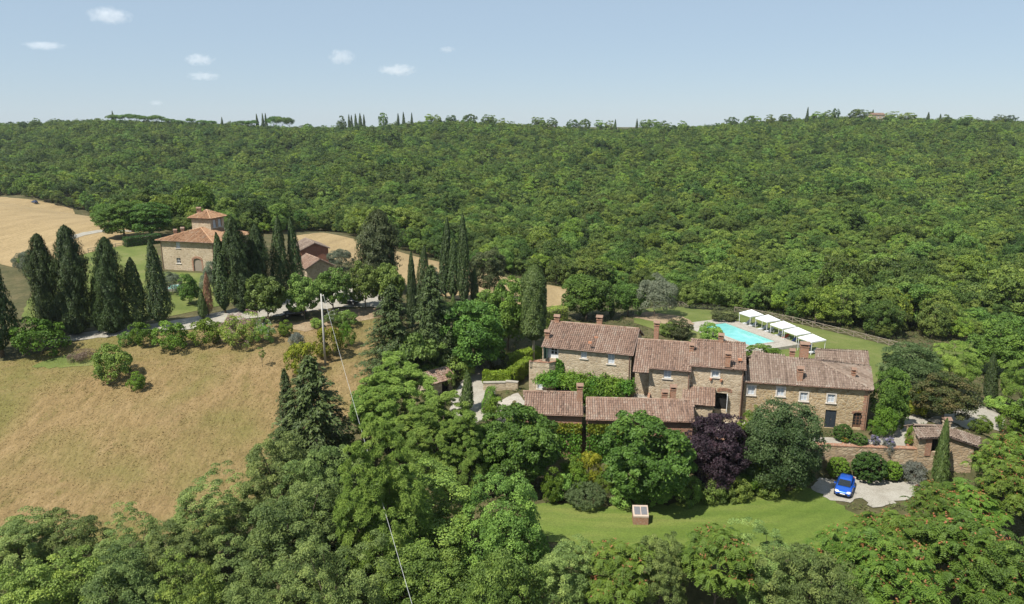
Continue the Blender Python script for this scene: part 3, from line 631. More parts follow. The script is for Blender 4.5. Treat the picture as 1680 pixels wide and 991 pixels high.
# ------------------------------------------------------------------ building materials
def m_stone(name, cols, mortar, sc=(2.6, 2.6, 4.6), bs=.7):
    m, n, b = newmat(name); mp = mapping(n, sc)
    wob = noise(n, 1.3, 2, .5, mapping(n)); wv = n.nodes.new('ShaderNodeVectorMath'); wv.operation = 'MULTIPLY_ADD'
    n.links.new(wob.outputs['Color'], wv.inputs[0]); wv.inputs[1].default_value = (.55, .55, .55); n.links.new(mp, wv.inputs[2])
    vo = n.nodes.new('ShaderNodeTexVoronoi'); vo.inputs['Scale'].default_value = 1; n.links.new(wv.outputs[0], vo.inputs['Vector'])
    ve = n.nodes.new('ShaderNodeTexVoronoi'); ve.feature = 'DISTANCE_TO_EDGE'; n.links.new(wv.outputs[0], ve.inputs['Vector']); ve.inputs['Scale'].default_value = 1
    sp = n.nodes.new('ShaderNodeSeparateColor'); n.links.new(vo.outputs['Color'], sp.inputs[0])
    k = len(cols) - 1; c = ramp(n, [(i / k, cc) for i, cc in enumerate(cols)], sp.outputs[0]).outputs[0]
    e = ramp(n, [(.03, (1, 1, 1)), (.10, (0, 0, 0))], ve.outputs['Distance']).outputs[0]
    c = mix(n, c, mortar, e)
    big = ramp(n, [(.35, (.80, .78, .74)), (.65, (1.06, 1.04, 1.0))], noise(n, .35, 5, .65, mapping(n)).outputs[0]).outputs[0]
    c = mix(n, c, big, 1.0, 'MULTIPLY')
    n.links.new(c, b.inputs['Base Color']); b.inputs['Roughness'].default_value = .92; b.inputs['Specular IOR Level'].default_value = .2
    h = ramp(n, [(.0, (0, 0, 0)), (.14, (1, 1, 1))], ve.outputs['Distance']).outputs[0]; bump(n, b, h, bs, .05); return m
M['stone'] = m_stone('warm_stone_masonry', [(.32, .245, .165), (.43, .345, .24), (.50, .41, .295), (.39, .305, .205), (.54, .46, .345)], (.47, .40, .305))
M['stone_ochre'] = m_stone('ochre_stone_masonry', [(.26, .18, .10), (.39, .29, .165), (.46, .355, .215), (.33, .24, .14), (.50, .40, .26)], (.43, .355, .25), (2.1, 2.1, 3.9))
M['stone_wall'] = m_stone('retaining_wall_stone', [(0.231, 0.163, 0.106), (0.404, 0.308, 0.202), (0.347, 0.250, 0.154), (0.482, 0.395, 0.280)], (0.347, 0.280, 0.202), (2.0, 2.0, 4.0))
M['brick'] = m_stone('red_brick', [(0.289, 0.128, 0.076), (0.357, 0.170, 0.102), (0.323, 0.153, 0.093), (0.391, 0.212, 0.136)], (0.340, 0.272, 0.212), (4, 4, 13), .4)
M['brick_red'] = m_stone('dark_red_brick', [(0.255, 0.093, 0.060), (0.306, 0.119, 0.076), (0.281, 0.102, 0.068)], (0.281, 0.170, 0.128), (4, 4, 13), .4)
def m_tiles(name, cols, hv=.0):
    m, n, b = newmat(name); a = n.nodes.new('ShaderNodeAttribute'); a.attribute_name = 'tone'
    k = len(cols) - 1; c = ramp(n, [(i / k, cc) for i, cc in enumerate(cols)], a.outputs['Fac']).outputs[0]
    t = ramp(n, [(.35, (.84, .82, .80)), (.62, (1.03, 1.02, 1.0))], noise(n, 2.2, 6, .7, mapping(n)).outputs[0]).outputs[0]
    li = ramp(n, [(.56, (0, 0, 0)), (.72, (.6, .6, .6))], noise(n, .5, 6, .72, mapping(n)).outputs[0]).outputs[0]
    c = mix(n, mix(n, c, t, 1.0, 'MULTIPLY'), (.27, .25, .20), li)
    n.links.new(c, b.inputs['Base Color']); b.inputs['Roughness'].default_value = .9; b.inputs['Specular IOR Level'].default_value = .2; return m
M['tiles'] = m_tiles('weathered_roof_tiles', [(0.127, 0.084, 0.063), (0.216, 0.140, 0.102), (0.263, 0.172, 0.126), (0.303, 0.216, 0.165), (0.308, 0.243, 0.193)])
M['tiles_grey'] = m_tiles('greyed_roof_tiles', [(0.136, 0.100, 0.078), (0.199, 0.148, 0.113), (0.239, 0.180, 0.141), (0.279, 0.220, 0.176), (0.288, 0.243, 0.200)])
M['tiles_red'] = m_tiles('terracotta_roof_tiles', [(0.218, 0.120, 0.068), (0.336, 0.192, 0.106), (0.386, 0.224, 0.129), (0.420, 0.264, 0.160), (0.462, 0.328, 0.220)])
M['deck'] = plain('roof_pan_tiles', (.19, .135, .11), .95, .2, 4)
M['white'] = plain('white_paint', (0.612, 0.612, 0.595), .6, .06, 5)
M['frame'] = plain('window_stone_surround', (0.561, 0.510, 0.442), .8, .1, 5)
M['pane'] = plain('pane_with_curtain', (.42, .46, .50), .12, .1, 3, spec=.6)
M['dark'] = plain('shade_and_pane_black', (.012, .011, .010), .8)  # near-black: shade painted into openings, also dark panes and car grille
M['green_door'] = plain('dark_green_shutter', (.03, .055, .04), .55)
M['blue_door'] = plain('blue_black_shutter', (.028, .036, .045), .55)
M['wood'] = plain('aged_wood', (0.240, 0.200, 0.152), .85, .25, 8)
M['wood_dark'] = plain('brown_wood', (.13, .07, .04), .7, .25, 8)
M['metal'] = plain('copper_pipe', (.22, .13, .09), .5, .1, 5)
M['terracotta'] = plain('terracotta', (.45, .2, .11), .8, .12, 6)
M['concrete'] = plain('concrete_pole', (.42, .40, .36), .85, .1, 5)
M['canvas'] = plain('white_canvas', (0.704, 0.704, 0.695), .8, .03, 3)
M['cushion'] = plain('light_cushion', (0.527, 0.535, 0.544), .8, .06, 3)
M['cushion_blue'] = plain('blue_towel', (.10, .16, .38), .9, .1, 3)
M['cushion_red'] = plain('red_towel', (.42, .10, .05), .9, .1, 3)
M['bare'] = plain('galvanised', (.45, .45, .44), .5, .08, 5)
def m_water():
    m, n, b = newmat('pool_water'); t = noise(n, .8, 3, .5, mapping(n))
    c = ramp(n, [(.3, (.15, .46, .43)), (.7, (.20, .53, .49))], t.outputs[0]); n.links.new(c.outputs[0], b.inputs['Base Color'])
    b.inputs['Roughness'].default_value = .08; w = noise(n, 3, 3, .5, mapping(n)); bump(n, b, w.outputs[0], .15, .03); return m
M['water'] = m_water()

# ------------------------------------------------------------------ building helpers
def tile_slope(poly, name, parent, mat, spacing=.27, tl=.42, seed=1):
    """barrel tiles on a planar slope; poly[0]->poly[1] is the eave, left to right as seen from outside"""
    r = np.random.default_rng(seed); P = np.array(poly, float); e = nrm(P[1] - P[0]); nn = nrm(np.cross(e, P[-1] - P[0])); nn = nn if nn[2] > 0 else -nn
    s = np.cross(nn, e); s = s if s[2] > 0 else -s; o = P[0]; Q = np.stack([(P - o) @ e, (P - o) @ s], 1)
    ci = np.arange(Q[:, 0].min() - .1, Q[:, 0].max() + .1, spacing); rj = np.arange(Q[:, 1].min() - .02, Q[:, 1].max() + .1, tl * .86)
    A, B = np.meshgrid(ci, rj); A = A.ravel(); B = B.ravel() + tl * .4
    k = poly_sd(A, B, Q) < .03; col = np.round((A - ci[0]) / spacing).astype(int)[k]; A, B = A[k], B[k]; n_ = len(A)
    A = A + r.normal(0, .012, n_); B = B + r.normal(0, .02, n_); rad = .105
    ph = np.array([0, 1, 2, 3]) / 3 * math.pi; V = np.empty((n_, 8, 3)); yaw = r.normal(0, .025, n_)
    for i, p in enumerate(ph):
        for q, (t, rr, lift) in enumerate(((-tl / 2, rad * 1.1, .035), (tl / 2, rad * .9, .0))):
            a = A + math.cos(p) * rr + yaw * t; h = math.sin(p) * rr * .95 + lift + r.normal(0, .006, n_)
            V[:, q * 4 + i] = o + a[:, None] * e + (B + t)[:, None] * s + h[:, None] * nn
    f = np.array([[0, 4, 5, 1], [1, 5, 6, 2], [2, 6, 7, 3]]); L = (np.arange(n_)[:, None, None] * 8 + f[None]).reshape(-1)
    ct = r.normal(0, .14, col.max() + 2); tone = np.clip(.5 + ct[col] + r.normal(0, .16, n_) + .1 * np.sin(A * .9 + B * .6), 0, 1)
    me = mesh_np(name, V.reshape(-1, 3), L, np.full(n_ * 3, 4), np.repeat(tone, 3)); me.materials.append(mat)
    ob = link(bpy.data.objects.new(name, me), parent); tag(ob, kind='stuff'); return ob
def slab(mb, poly, th=.14):
    P = np.array(poly, float); n_ = len(P); nn = nrm(np.cross(P[1] - P[0], P[-1] - P[0])); nn = nn if nn[2] > 0 else -nn
    lo = P - nn * th; F = [list(range(n_)), list(range(2 * n_ - 1, n_ - 1, -1))] + [[i, i + n_, (i + 1) % n_ + n_, (i + 1) % n_] for i in range(n_)]
    mb.add(np.concatenate([P, lo]), F)
def ridge_row(mb, a, b, r=.13, step=.4):
    a = np.array(a, float); b = np.array(b, float); L = np.linalg.norm(b - a); d = (b - a) / L; sd = nrm(np.cross(d, (0, 0, 1))); up = np.cross(sd, d)
    up = up if up[2] > 0 else -up
    for i in range(int(L / step)):
        p0 = a + d * i * step; p1 = p0 + d * step * 1.08; P = []
        for p, rr in ((p0, r * 1.08), (p1, r * .92)): P += [p + sd * math.cos(t) * rr + up * (math.sin(t) * rr + .02) for t in np.linspace(0, math.pi, 5)]
        mb.add(P, [[k, k + 5, k + 6, k + 1] for k in range(4)], min(1, max(0, random.gauss(.6, .2))))
def roof(parent, faces, mat, ridges=(), name='roof', seed=1):
    def planar(f):
        f = [np.array(p, float) for p in f]
        if len(f) == 4:   # keep four-cornered slopes flat: lift or lower the last corner onto the plane
            nn = np.cross(f[1] - f[0], f[2] - f[0]); f[3][2] = f[0][2] - ((f[3][0] - f[0][0]) * nn[0] + (f[3][1] - f[0][1]) * nn[1]) / nn[2]
        return f
    faces = [planar(f) for f in faces]
    mb = MB(); [slab(mb, f) for f in faces]; rf = mb.build(name, M['deck'], parent)
    for i, f in enumerate(faces): tile_slope(f, 'roof_tiles', rf, M[mat], seed=seed * 10 + i)
    if ridges:
        mb = MB(); [ridge_row(mb, a, b) for a, b in ridges]; tag(mb.build('ridge_tiles', M[mat], rf), kind='stuff')
    return rf
def facade(mb, A, B, z0, z1, ops=(), dep=.25, z1b=None):
    """wall panel A->B (left to right seen from outside) with real openings (s0, s1, za, zb); z1b: other end's top for raked walls"""
    A = np.array([A[0], A[1]], float); B = np.array([B[0], B[1]], float); L = np.linalg.norm(B - A); d = (B - A) / L; nout = np.array([d[1], -d[0]])
    P = lambda s, z, k=0: (*(A + d * s - nout * k), z)
    top = lambda s: z1 if z1b is None else z1 + (z1b - z1) * s / L
    xs = sorted({0, L, *[o[0] for o in ops], *[o[1] for o in ops]}); zs = sorted({z0, *[o[2] for o in ops], *[o[3] for o in ops]})
    for i in range(len(xs) - 1):
        xm = (xs[i] + xs[i + 1]) / 2
        for j in range(len(zs)):
            za = zs[j]; last = j == len(zs) - 1; zb0, zb1 = (top(xs[i]), top(xs[i + 1])) if last else (zs[j + 1],) * 2
            zm = (za + zb0) / 2
            if any(o[0] < xm < o[1] and o[2] < zm < o[3] for o in ops): continue
            mb.add([P(xs[i], za), P(xs[i + 1], za), P(xs[i + 1], zb1), P(xs[i], zb0)], [[0, 1, 2, 3]])
    for o in ops:
        s0, s1, a, b = o[:4]
        for q in ([(s0, a), (s0, b)], [(s0, b), (s1, b)], [(s1, b), (s1, a)], [(s1, a), (s0, a)]):
            mb.add([P(*q[0]), P(*q[1]), P(*q[1], dep), P(*q[0], dep)], [[0, 1, 2, 3]])
    return A, d, nout
def frame3(A, d, nout):
    return lambda s, z, k=0: np.array([*(A + d * s + nout * k), z])
def window(parent, fr, s0, s1, za, zb, surround='frame', label=None, panes=(2, 2), dep=.14, glass='pane', name='window'):
    P = fr; d3 = nrm(P(1, 0) - P(0, 0)); n3 = nrm(P(0, 0, 1) - P(0, 0, 0)); up = np.array([0, 0, 1.]); w = .15
    mb = MB(); sm, zm = (s0 + s1) / 2, (za + zb) / 2
    if surround:
        for s, z, hs, hz in ((s0 - w / 2, zm, w / 2, (zb - za) / 2 + w), (s1 + w / 2, zm, w / 2, (zb - za) / 2 + w), (sm, zb + w / 2, (s1 - s0) / 2, w / 2)):
            mb.box(P(s, z, -.02), d3 * hs, n3 * .055, up * hz)
    else: mb.box(P(sm, zb + .05, -.02), d3 * ((s1 - s0) / 2 + .1), n3 * .04, up * .05)
    ob = mb.build(name, M[surround or 'stone'], parent)
    if label: ob['label'] = label
    mb = MB(); mb.box(P(sm, za - .05, .03), d3 * ((s1 - s0) / 2 + .2), n3 * .11, up * .05); mb.build('sill', M['frame'], ob)
    mb = MB(); t = .045
    for s in (s0 + t, s1 - t): mb.box(P(s, zm, -dep), d3 * t, n3 * .03, up * (zb - za) / 2)
    for z in (za + t, zb - t): mb.box(P(sm, z, -dep), d3 * ((s1 - s0) / 2 - 2 * t), n3 * .028, up * t)
    nx, nz = panes
    for i in range(1, nx): mb.box(P(s0 + (s1 - s0) * i / nx, zm, -dep), d3 * .035, n3 * .024, up * ((zb - za) / 2 - 2 * t))
    for j in range(1, nz): mb.box(P(sm, za + (zb - za) * j / nz, -dep), d3 * ((s1 - s0) / 2 - 2 * t), n3 * .018, up * .018)
    mb.build('sash', M['white'], ob)
    for i in range(nx):
        for j in range(nz):
            mb = MB(); hs, hz = (s1 - s0) / nx / 2 - .03, (zb - za) / nz / 2 - .02
            mb.box(P(s0 + (s1 - s0) * (i + .5) / nx, za + (zb - za) * (j + .5) / nz, -dep - .02), d3 * hs, n3 * .006, up * hz); mb.build('pane', M[glass], ob)
    return ob
def door(parent, fr, s0, s1, za, zb, mat='blue_door', dep=.16, slats=9, name='door', leaves_=2):
    P = fr; d3 = nrm(P(1, 0) - P(0, 0)); n3 = nrm(P(0, 0, 1) - P(0, 0, 0)); up = np.array([0, 0, 1.])
    mb = MB(); zm = (za + zb) / 2; wl = (s1 - s0) / leaves_
    for q in range(leaves_):
        c = s0 + wl * (q + .5)
        mb.box(P(c, zm, -dep), d3 * (wl / 2 - .01), n3 * .02, up * ((zb - za) / 2))
        for k in range(slats): mb.box(P(c, za + (zb - za) * (k + .5) / slats, -dep + .03), d3 * (wl / 2 - .07), n3 * .014, up * ((zb - za) / slats * .36))
    ob = mb.build(name, M[mat], parent)
    mb = MB(); mb.box(P(s0 + wl + .08, za + (zb - za) * .47, -dep + .07), d3 * .02, n3 * .03, up * .07); mb.build('handle', M['metal'], ob); return ob
def chimney(parent, p, w=.55, l=.75, h=1.3, ang=0, mat='brick', style='gable', name='chimney'):
    c, s = math.cos(ang), math.sin(ang); ex = np.array([c, s, 0]); ey = np.array([-s, c, 0]); ez = np.array([0, 0, 1.]); p = np.array(p, float); mb = MB()
    mb.box(p + ez * (h / 2 - .4), ex * l / 2, ey * w / 2, ez * (h / 2 + .4)); mb.box(p + ez * (h + .03), ex * (l / 2 + .06), ey * (w / 2 + .06), ez * .05)
    for a in (-1, 1):
        for b in (-1, 1): mb.box(p + ez * (h + .21) + ex * a * (l / 2 - .08) + ey * b * (w / 2 - .08), ex * .08, ey * .08, ez * .135)
    mb.box(p + ez * (h + .21), ex * .06, ey * (w / 2 - .17), ez * .13)
    mb.mi = 1; t = h + .35; P = lambda a, b, z: p + ex * a + ey * b + ez * z; L2, W2 = l / 2 + .1, w / 2 + .14
    mb.add([P(-L2, -W2, t), P(L2, -W2, t), P(L2, W2, t), P(-L2, W2, t), P(-L2, 0, t + .28), P(L2, 0, t + .28)], [[0, 1, 5, 4], [2, 3, 4, 5], [0, 4, 3], [1, 2, 5], [3, 2, 1, 0]], .4)
    return mb.build(name, [M[mat], M['tiles']], parent)
def scatter(quads, n_, L, Wd, mat, name, parent, jit=.08, tan_up=.0, seed=3, tonevar=.25):
    """leaves scattered over quads (each 4 points, outward winding)"""
    global rng
    rng = np.random.default_rng(seed); Q = np.array(quads, float); ar = np.linalg.norm(np.cross(Q[:, 1] - Q[:, 0], Q[:, 3] - Q[:, 0]), axis=1)
    k = rng.choice(len(Q), n_, p=ar / ar.sum()); u, v = rng.random((2, n_, 1)); q = Q[k]
    c = q[:, 0] * (1 - u) * (1 - v) + q[:, 1] * u * (1 - v) + q[:, 2] * u * v + q[:, 3] * (1 - u) * v
    nn = nrm(np.cross(q[:, 1] - q[:, 0], q[:, 3] - q[:, 0])); lump = np.sin(c[:, 0] * 2.3 + c[:, 2] * 1.7) * np.sin(c[:, 1] * 2.9 + c[:, 2] * 2.1)
    c = c + nn * (rng.normal(0, jit, n_) + lump * jit * 1.2)[:, None] + unit(n_) * jit * .6
    s = rng.uniform(.7, 1.35, n_)
    lv = leaves(c, nrm(nn + unit(n_) * .75), nrm(unit(n_) + np.array([0, 0, tan_up])), L * s, Wd * s, .5 + .2 * lump + rng.normal(0, tonevar, n_))
    return link(bpy.data.objects.new(name, leafmesh(name, [lv], M[mat])), parent)
def boxquads(c, hx, hy, hz):
    c, hx, hy, hz = (np.asarray(a, float) for a in (c, hx, hy, hz)); p = lambda a, b, d: c + a * hx + b * hy + d * hz
    return [[p(-1,-1,1),p(1,-1,1),p(1,1,1),p(-1,1,1)],[p(-1,-1,-1),p(1,-1,-1),p(1,-1,1),p(-1,-1,1)],[p(1,-1,-1),p(1,1,-1),p(1,1,1),p(1,-1,1)],[p(1,1,-1),p(-1,1,-1),p(-1,1,1),p(1,1,1)],[p(-1,1,-1),p(-1,-1,-1),p(-1,-1,1),p(-1,1,1)]]
def hedge(name, label, a, b, w, h, mat='bright', n_=4000, L=.14, cat='hedge', zoff=0, group=None):
    a = np.array(a, float); b = np.array(b, float); mid = (a + b) / 2; mid = np.array([mid[0], mid[1], (gz(a[0], a[1]) + gz(b[0], b[1])) / 2 + zoff])
    d = b[:2] - a[:2]; Ln = np.linalg.norm(d); ang = math.atan2(d[1], d[0]); e = empty(name, mid, ang); tag(e, label, cat, group)
    slope = ((gz(b[0], b[1]) - gz(a[0], a[1])) / 2)
    hx = np.array([Ln / 2, 0, slope]); mb = MB(); mb.box((0, 0, h * .44), hx * .94, (0, w * .34, 0), (0, 0, h * .42)); mb.build('twigs', M['bark'], e)
    scatter(boxquads((0, 0, h / 2), hx, (0, w / 2, 0), (0, 0, h / 2)), n_, L, L * .62, mat, 'foliage', e, .07, seed=int(abs(a[0] * 7 + a[1])) + 3); return e

# ------------------------------------------------------------------ the farmhouse
def pipe(parent, a, b): mb = MB(); mb.tube([a, b], .06, 6); return mb.build('downpipe', M['metal'], parent)
def gutter(parent, a, b):
    mb = MB(); mb.tube([a, b], .09, 6); return mb.build('gutter', M['metal'], parent)
V3 = lambda p, z: np.array([p[0], p[1], z])
def farmhouse():
    # ---- long right-hand wing, hipped at its right end
    h = empty('farmhouse_wing', (36, 84, 0)); h.location = (0, 0, 0)
    tag(h, 'long ochre stone wing with four white-framed windows at right end of farmhouse', 'house', 'joined farmhouse buildings')
    ze = 5.25; FL, FR = np.array([27.4, 82.1]), np.array([41.05, 79.35]); BR, BL = np.array([44.4, 86.9]), np.array([30.0, 90.2])
    mb = MB(); sOf = lambda u: np.interp(u, [1221, 1432], [0, np.linalg.norm(FR - FL)])
    A0 = FL; d0 = nrm(FR - FL); n0 = np.array([d0[1], -d0[0]]); fr = frame3(A0, d0, n0)
    def sz(u, v):   # pixel -> (s, z) on the facade plane
        r_ = ray(u, v); t = ((FL - CAM[:2]) @ n0) / (r_[:2] @ n0); q = CAM + r_ * t; return (q[:2] - FL) @ d0, q[2]
    wins = []
    for u, vt, vb in ((1233, 633, 648), (1281.5, 636, 650), (1319.5, 644, 658), (1364.5, 647, 661)):
        s, zb = sz(u, vt); _, za = sz(u, vb); wins.append((s - .42, s + .42, za, zb))
    s1, _ = sz(1361, 700); s2, _ = sz(1406, 705); doors = [(s1 - .62, s1 + .62, .02, 2.25), (s2 - .6, s2 + .6, .25, 2.15)]
    facade(mb, FL, FR, -1.5, ze, wins + doors); facade(mb, FR, BR, -1.5, ze); facade(mb, BR, BL, -1.5, ze); facade(mb, BL, FL, -1.5, ze)
    mb.build('wall', M['stone_ochre'], h)
    for w in wins: window(h, fr, *w)
    door(h, fr, *doors[0]); dd = doors[1]
    mb = MB(); mb.box(fr((dd[0] + dd[1]) / 2, 1.2, -.24), np.array([*d0, 0]) * .6, np.array([*n0, 0]) * .02, (0, 0, .95)); g = mb.build('door', M['wood_dark'], h); g['label'] = 'arched brown wooden door with panes'
    for i in range(3):
        for j in range(4): mb = MB(); mb.box(fr(dd[0] + .22 + .38 * i, .75 + .35 * j, -.2), np.array([*d0, 0]) * .13, np.array([*n0, 0]) * .012, (0, 0, .12)); mb.build('pane', M['dark'], g)
    mb = MB()
    for k in range(7):
        t = math.pi * k / 6; mb.box(fr((dd[0] + dd[1]) / 2 + .66 * math.cos(t), 2.12 + .2 * math.sin(t), .012), np.array([*d0, 0]) * .14, np.array([*n0, 0]) * .03, (0, 0, .10))
    mb.build('brick_arch', M['brick'], h)
    mb = MB()
    for k in range(14): mb.box(fr(np.linalg.norm(FR - FL) - .16 - .05 * (k % 2), .2 + .37 * k, .004), np.array([*d0, 0]) * (.17 + .05 * (k % 2)), np.array([*n0, 0]) * .02, (0, 0, .16))
    mb.build('corner_brickwork', M['brick'], h)
    o = .4; eFL, eFR = V3(FL - d0 * .05 + n0 * o, ze - .05), V3(FR + d0 * o + n0 * o, ze - .05)
    dr = nrm(BR - FR); db = nrm(BL - BR); eBR, eBL = V3(BR + dr * o - db * o, ze - .05), V3(BL + dr * o, ze - .05)
    rl, rr = at_z(1238, 583.5, 7.15), at_z(1347.6, 594, 7.15); rl = rl + (rl - rr) * .03
    rf = roof(h, [[eFL, eFR, rr, rl], [eFR, eBR, rr], [eBR, eBL, rl, rr]], 'tiles_grey', [(rl, rr), (rr, eFR), (rr, eBR)], seed=1)
    gutter(h, eFL + [0, 0, -.05], eFR + [0, 0, -.05]); pipe(h, fr(.15, 5.1, .1), fr(.15, 0, .1)); pipe(h, fr(np.linalg.norm(FR - FL) + .1, 5.1, .1), fr(np.linalg.norm(FR - FL) + .1, 0, .1))
    chimney(rf, at_z(1312, 618, 6.0), .5, .6, .7, -.2); chimney(rf, at_z(1400, 616, 6.1), .35, .4, .4, -.2, 'brick'); chimney(rf, at_z(1318, 589, 7.0), .7, .95, 1.6, -.2); chimney(rf, at_z(1299, 587, 7.0), .45, .55, .6, -.2)
    # ---- rear low building behind the wing
    b = empty('rear_annex', (0, 0, 0)); tag(b, 'low tiled annex showing only its roof behind the right wing', 'house', 'joined farmhouse buildings')
    z1, z2 = 4.2, 5.7; q = [at_z(1335, 597, z1), at_z(1427, 602, z1), at_z(1423, 577, z2), at_z(1339, 573, z2)]
    back = [q[3] + (q[3] - q[0]) * [1, 1, -1], q[2] + (q[2] - q[1]) * [1, 1, -1]]
    roof(b, [q, [back[1], back[0], q[3], q[2]]], 'tiles_grey', [(q[3], q[2])], seed=2); mb = MB(); ins = lambda p, c: c + (p - c) * .94; cc = (q[0] + q[1] + back[0] + back[1]) / 4
    for a_, b_ in ((q[0], q[1]), (q[1], back[1]), (back[1], back[0]), (back[0], q[0])): facade(mb, ins(a_, cc)[:2], ins(b_, cc)[:2], -1, z1 - .1)
    mb.build('wall', M['stone'], b)
    # ---- generic gabled block of the old house
    def block(name, label, FL, FR, dep, ze, zr, mat, wins, doors=(), seed=3, oL=.05, oR=.3, z0=-1.0, ridge_f=.5):
        h = empty(name, (0, 0, 0)); tag(h, label, 'house', 'joined farmhouse buildings')
        FL, FR = np.array(FL[:2], float), np.array(FR[:2], float); d = nrm(FR - FL); n_ = np.array([d[1], -d[0]]); L = np.linalg.norm(FR - FL); BL, BR = FL - n_ * dep, FR - n_ * dep
        fr = frame3(FL, d, n_)
        def sz(u, v): r_ = ray(u, v); t = ((FL - CAM[:2]) @ n_) / (r_[:2] @ n_); q = CAM + r_ * t; return (q[:2] - FL) @ d, q[2]
        W = []
        for u, vt, vb, w in wins: s, zb = sz(u, vt); _, za = sz(u, vb); W.append((s - w / 2, s + w / 2, za, zb))
        D_ = []
        for u, vt, vb, w in doors: s, zb = sz(u, vt); _, za = sz(u, vb); D_.append((s - w / 2, s + w / 2, max(za, .02), zb))
        mb = MB(); facade(mb, FL, FR, z0, ze, W + D_); facade(mb, BR, BL, z0, ze)
        rf_ = dep * ridge_f
        for P0, P1, flip in ((FL, BL, 1), (FR, BR, 0)):
            pts = [V3(P0, z0), V3(P1, z0), V3(P1, ze), V3(P0 + (P1 - P0) * ridge_f, zr - .06), V3(P0, ze)]; mb.poly(pts[::-1] if flip else pts)
        mb.build('wall', M[mat], h); o = .35; sl = (zr - ze) / rf_; slb = (zr - ze) / (dep - rf_)
        e0, e1 = V3(FL + n_ * o - d * oL, ze - sl * o + .08), V3(FR + n_ * o + d * oR, ze - sl * o + .08); r0_, r1_ = V3(FL - n_ * rf_ - d * oL, zr + .08), V3(FR - n_ * rf_ + d * oR, zr + .08)
        b0, b1 = V3(BL - n_ * o - d * oL, ze - slb * o + .08), V3(BR - n_ * o + d * oR, ze - slb * o + .08)
        rf = roof(h, [[e0, e1, r1_, r0_], [b1, b0, r0_, r1_]], 'tiles', [(r0_, r1_)], seed=seed); gutter(h, e0 + [0, 0, -.05], e1 + [0, 0, -.05])
        return h, rf, fr, W, D_, (FL, FR, d, n_, L), sz, (e0, e1, r0_, r1_)
    # tallest block with the pergola
    zeA = 7.3; p0, p1 = at_z(890, 566, zeA), at_z(1036, 580, zeA)
    A = block('farmhouse_main_block', 'tallest stone block of the farmhouse behind the vine pergola', p0, p1, 8.6, zeA, 9.25, 'stone',
              [(958, 575, 588, .75), (1003, 578.5, 597, .85)], [(907, 568, 588, 1.5), (919, 622, 650, 2.2), (937, 622, 650, 1.3), (985, 640, 660, 2.6)], 4)
    hA, rA, frA = A[0], A[1], A[2]
    for w in A[3]: window(hA, frA, *w, surround=None)
    d3, n3 = np.array([*A[5][2], 0]), np.array([*A[5][3], 0]); up = np.array([0, 0, 1.])
    D0 = A[4][0]; sm = (D0[0] + D0[1]) / 2
    mb = MB(); mb.box(frA(sm, (D0[2] + D0[3]) / 2, -.22), d3 * (D0[1] - D0[0]) / 2, n3 * .02, up * (D0[3] - D0[2]) / 2); g = mb.build('balcony_door', M['white'], hA)
    for i in range(2):
        for j in range(3): mb = MB(); mb.box(frA(sm - .05 + .42 * i, D0[2] + .75 + .42 * j, -.19), d3 * .16, n3 * .012, up * .17); mb.build('pane', M['dark'], g)
    mb = MB(); mb.box(frA(D0[0] - .25, (D0[2] + D0[3]) / 2, .32), d3 * .06 , n3 * .3 , up * (D0[3] - D0[2]) / 2); mb.box(frA(D0[0] - .1, (D0[2] + D0[3]) / 2, .3), d3 * .26, n3 * .03, up * (D0[3] - D0[2]) / 2 * .98); mb.build('shutter', M['green_door'], hA)
    for D_ in A[4][1:]: mb = MB(); mb.box(frA((D_[0] + D_[1]) / 2, (D_[2] + D_[3]) / 2, -1.6), d3 * (D_[1] - D_[0]) / 2, n3 * .05, up * (D_[3] - D_[2]) / 2); mb.build('recess_shade_panel', M['dark'], hA)  # near-black panels paint the shade inside the open bays
    pipe(hA, frA(A[5][4] - .2, zeA - .2, .1), frA(A[5][4] - .2, 0, .1))
    e0, e1, r0_, r1_ = A[7]
    chimney(rA, at_z(898, 555, 7.9), .45, .55, .55, -.3); chimney(rA, r0_ + (r1_ - r0_) * .07, .5, .65, .4, -.3); chimney(rA, r0_ + (r1_ - r0_) * .56 + np.array([0, .5, -.1]), .55, .7, .75, -.3); chimney(rA, at_z(1077, 546, 9.0), .55, .6, 1.0, -.3)
    for u, v in ((982, 545), (978, 554), (968, 562)): mb = MB(); p = at_z(u, v, 8.3); mb.box(p, d3 * .22, n3 * .15, up * .12); mb.build('vent_tile', M['terracotta'], rA)
    # balcony block at the left end
    b = empty('balcony_block', (0, 0, 0)); tag(b, 'rough stone block with brick-edged balcony at left end of farmhouse', 'house', 'joined farmhouse buildings')
    zt = 5.1; q = [at_z(868, 595, zt), at_z(901, 598, zt), None, None]; q[2] = frA(1.9, zt, .02); q[3] = frA(-.1, zt, .02); c = [x[:2] for x in q]
    mb = MB(); s_w = np.linalg.norm(c[1] - c[0]) * .55; wb = [(s_w - .3, s_w + .3, 1.7, 2.7)]
    facade(mb, c[0], c[1], -1, zt - .55, wb); facade(mb, c[1], c[2], -1, zt - .55); facade(mb, c[3], c[0], -1, zt - .55); mb.poly([V3(x, zt - .56) for x in c]); mb.build('wall', M['stone'], b)
    dW = nrm(c[1] - c[0]); window(b, frame3(c[0], dW, np.array([dW[1], -dW[0]])), *wb[0], surround='frame', panes=(1, 2))
    for a_, b_ in ((c[0], c[1]), (c[1], c[2]), (c[3], c[0])):
        mb = MB(); m_ = (a_ + b_) / 2; dd_ = (b_ - a_) / 2; nn = nrm(np.array([-dd_[1], dd_[0]])); mb.box((*(m_ + nn * .14), zt - .17), (*dd_, 0), (*(nn * .13), 0), (0, 0, .34)); mb.build('parapet', M['stone'], b); mb = MB(); mb.box((*(m_ + nn * .14), zt + .21), (*(dd_ * 1.005), 0), (*(nn * .17), 0), (0, 0, .04)); mb.build('coping', M['brick'], b)
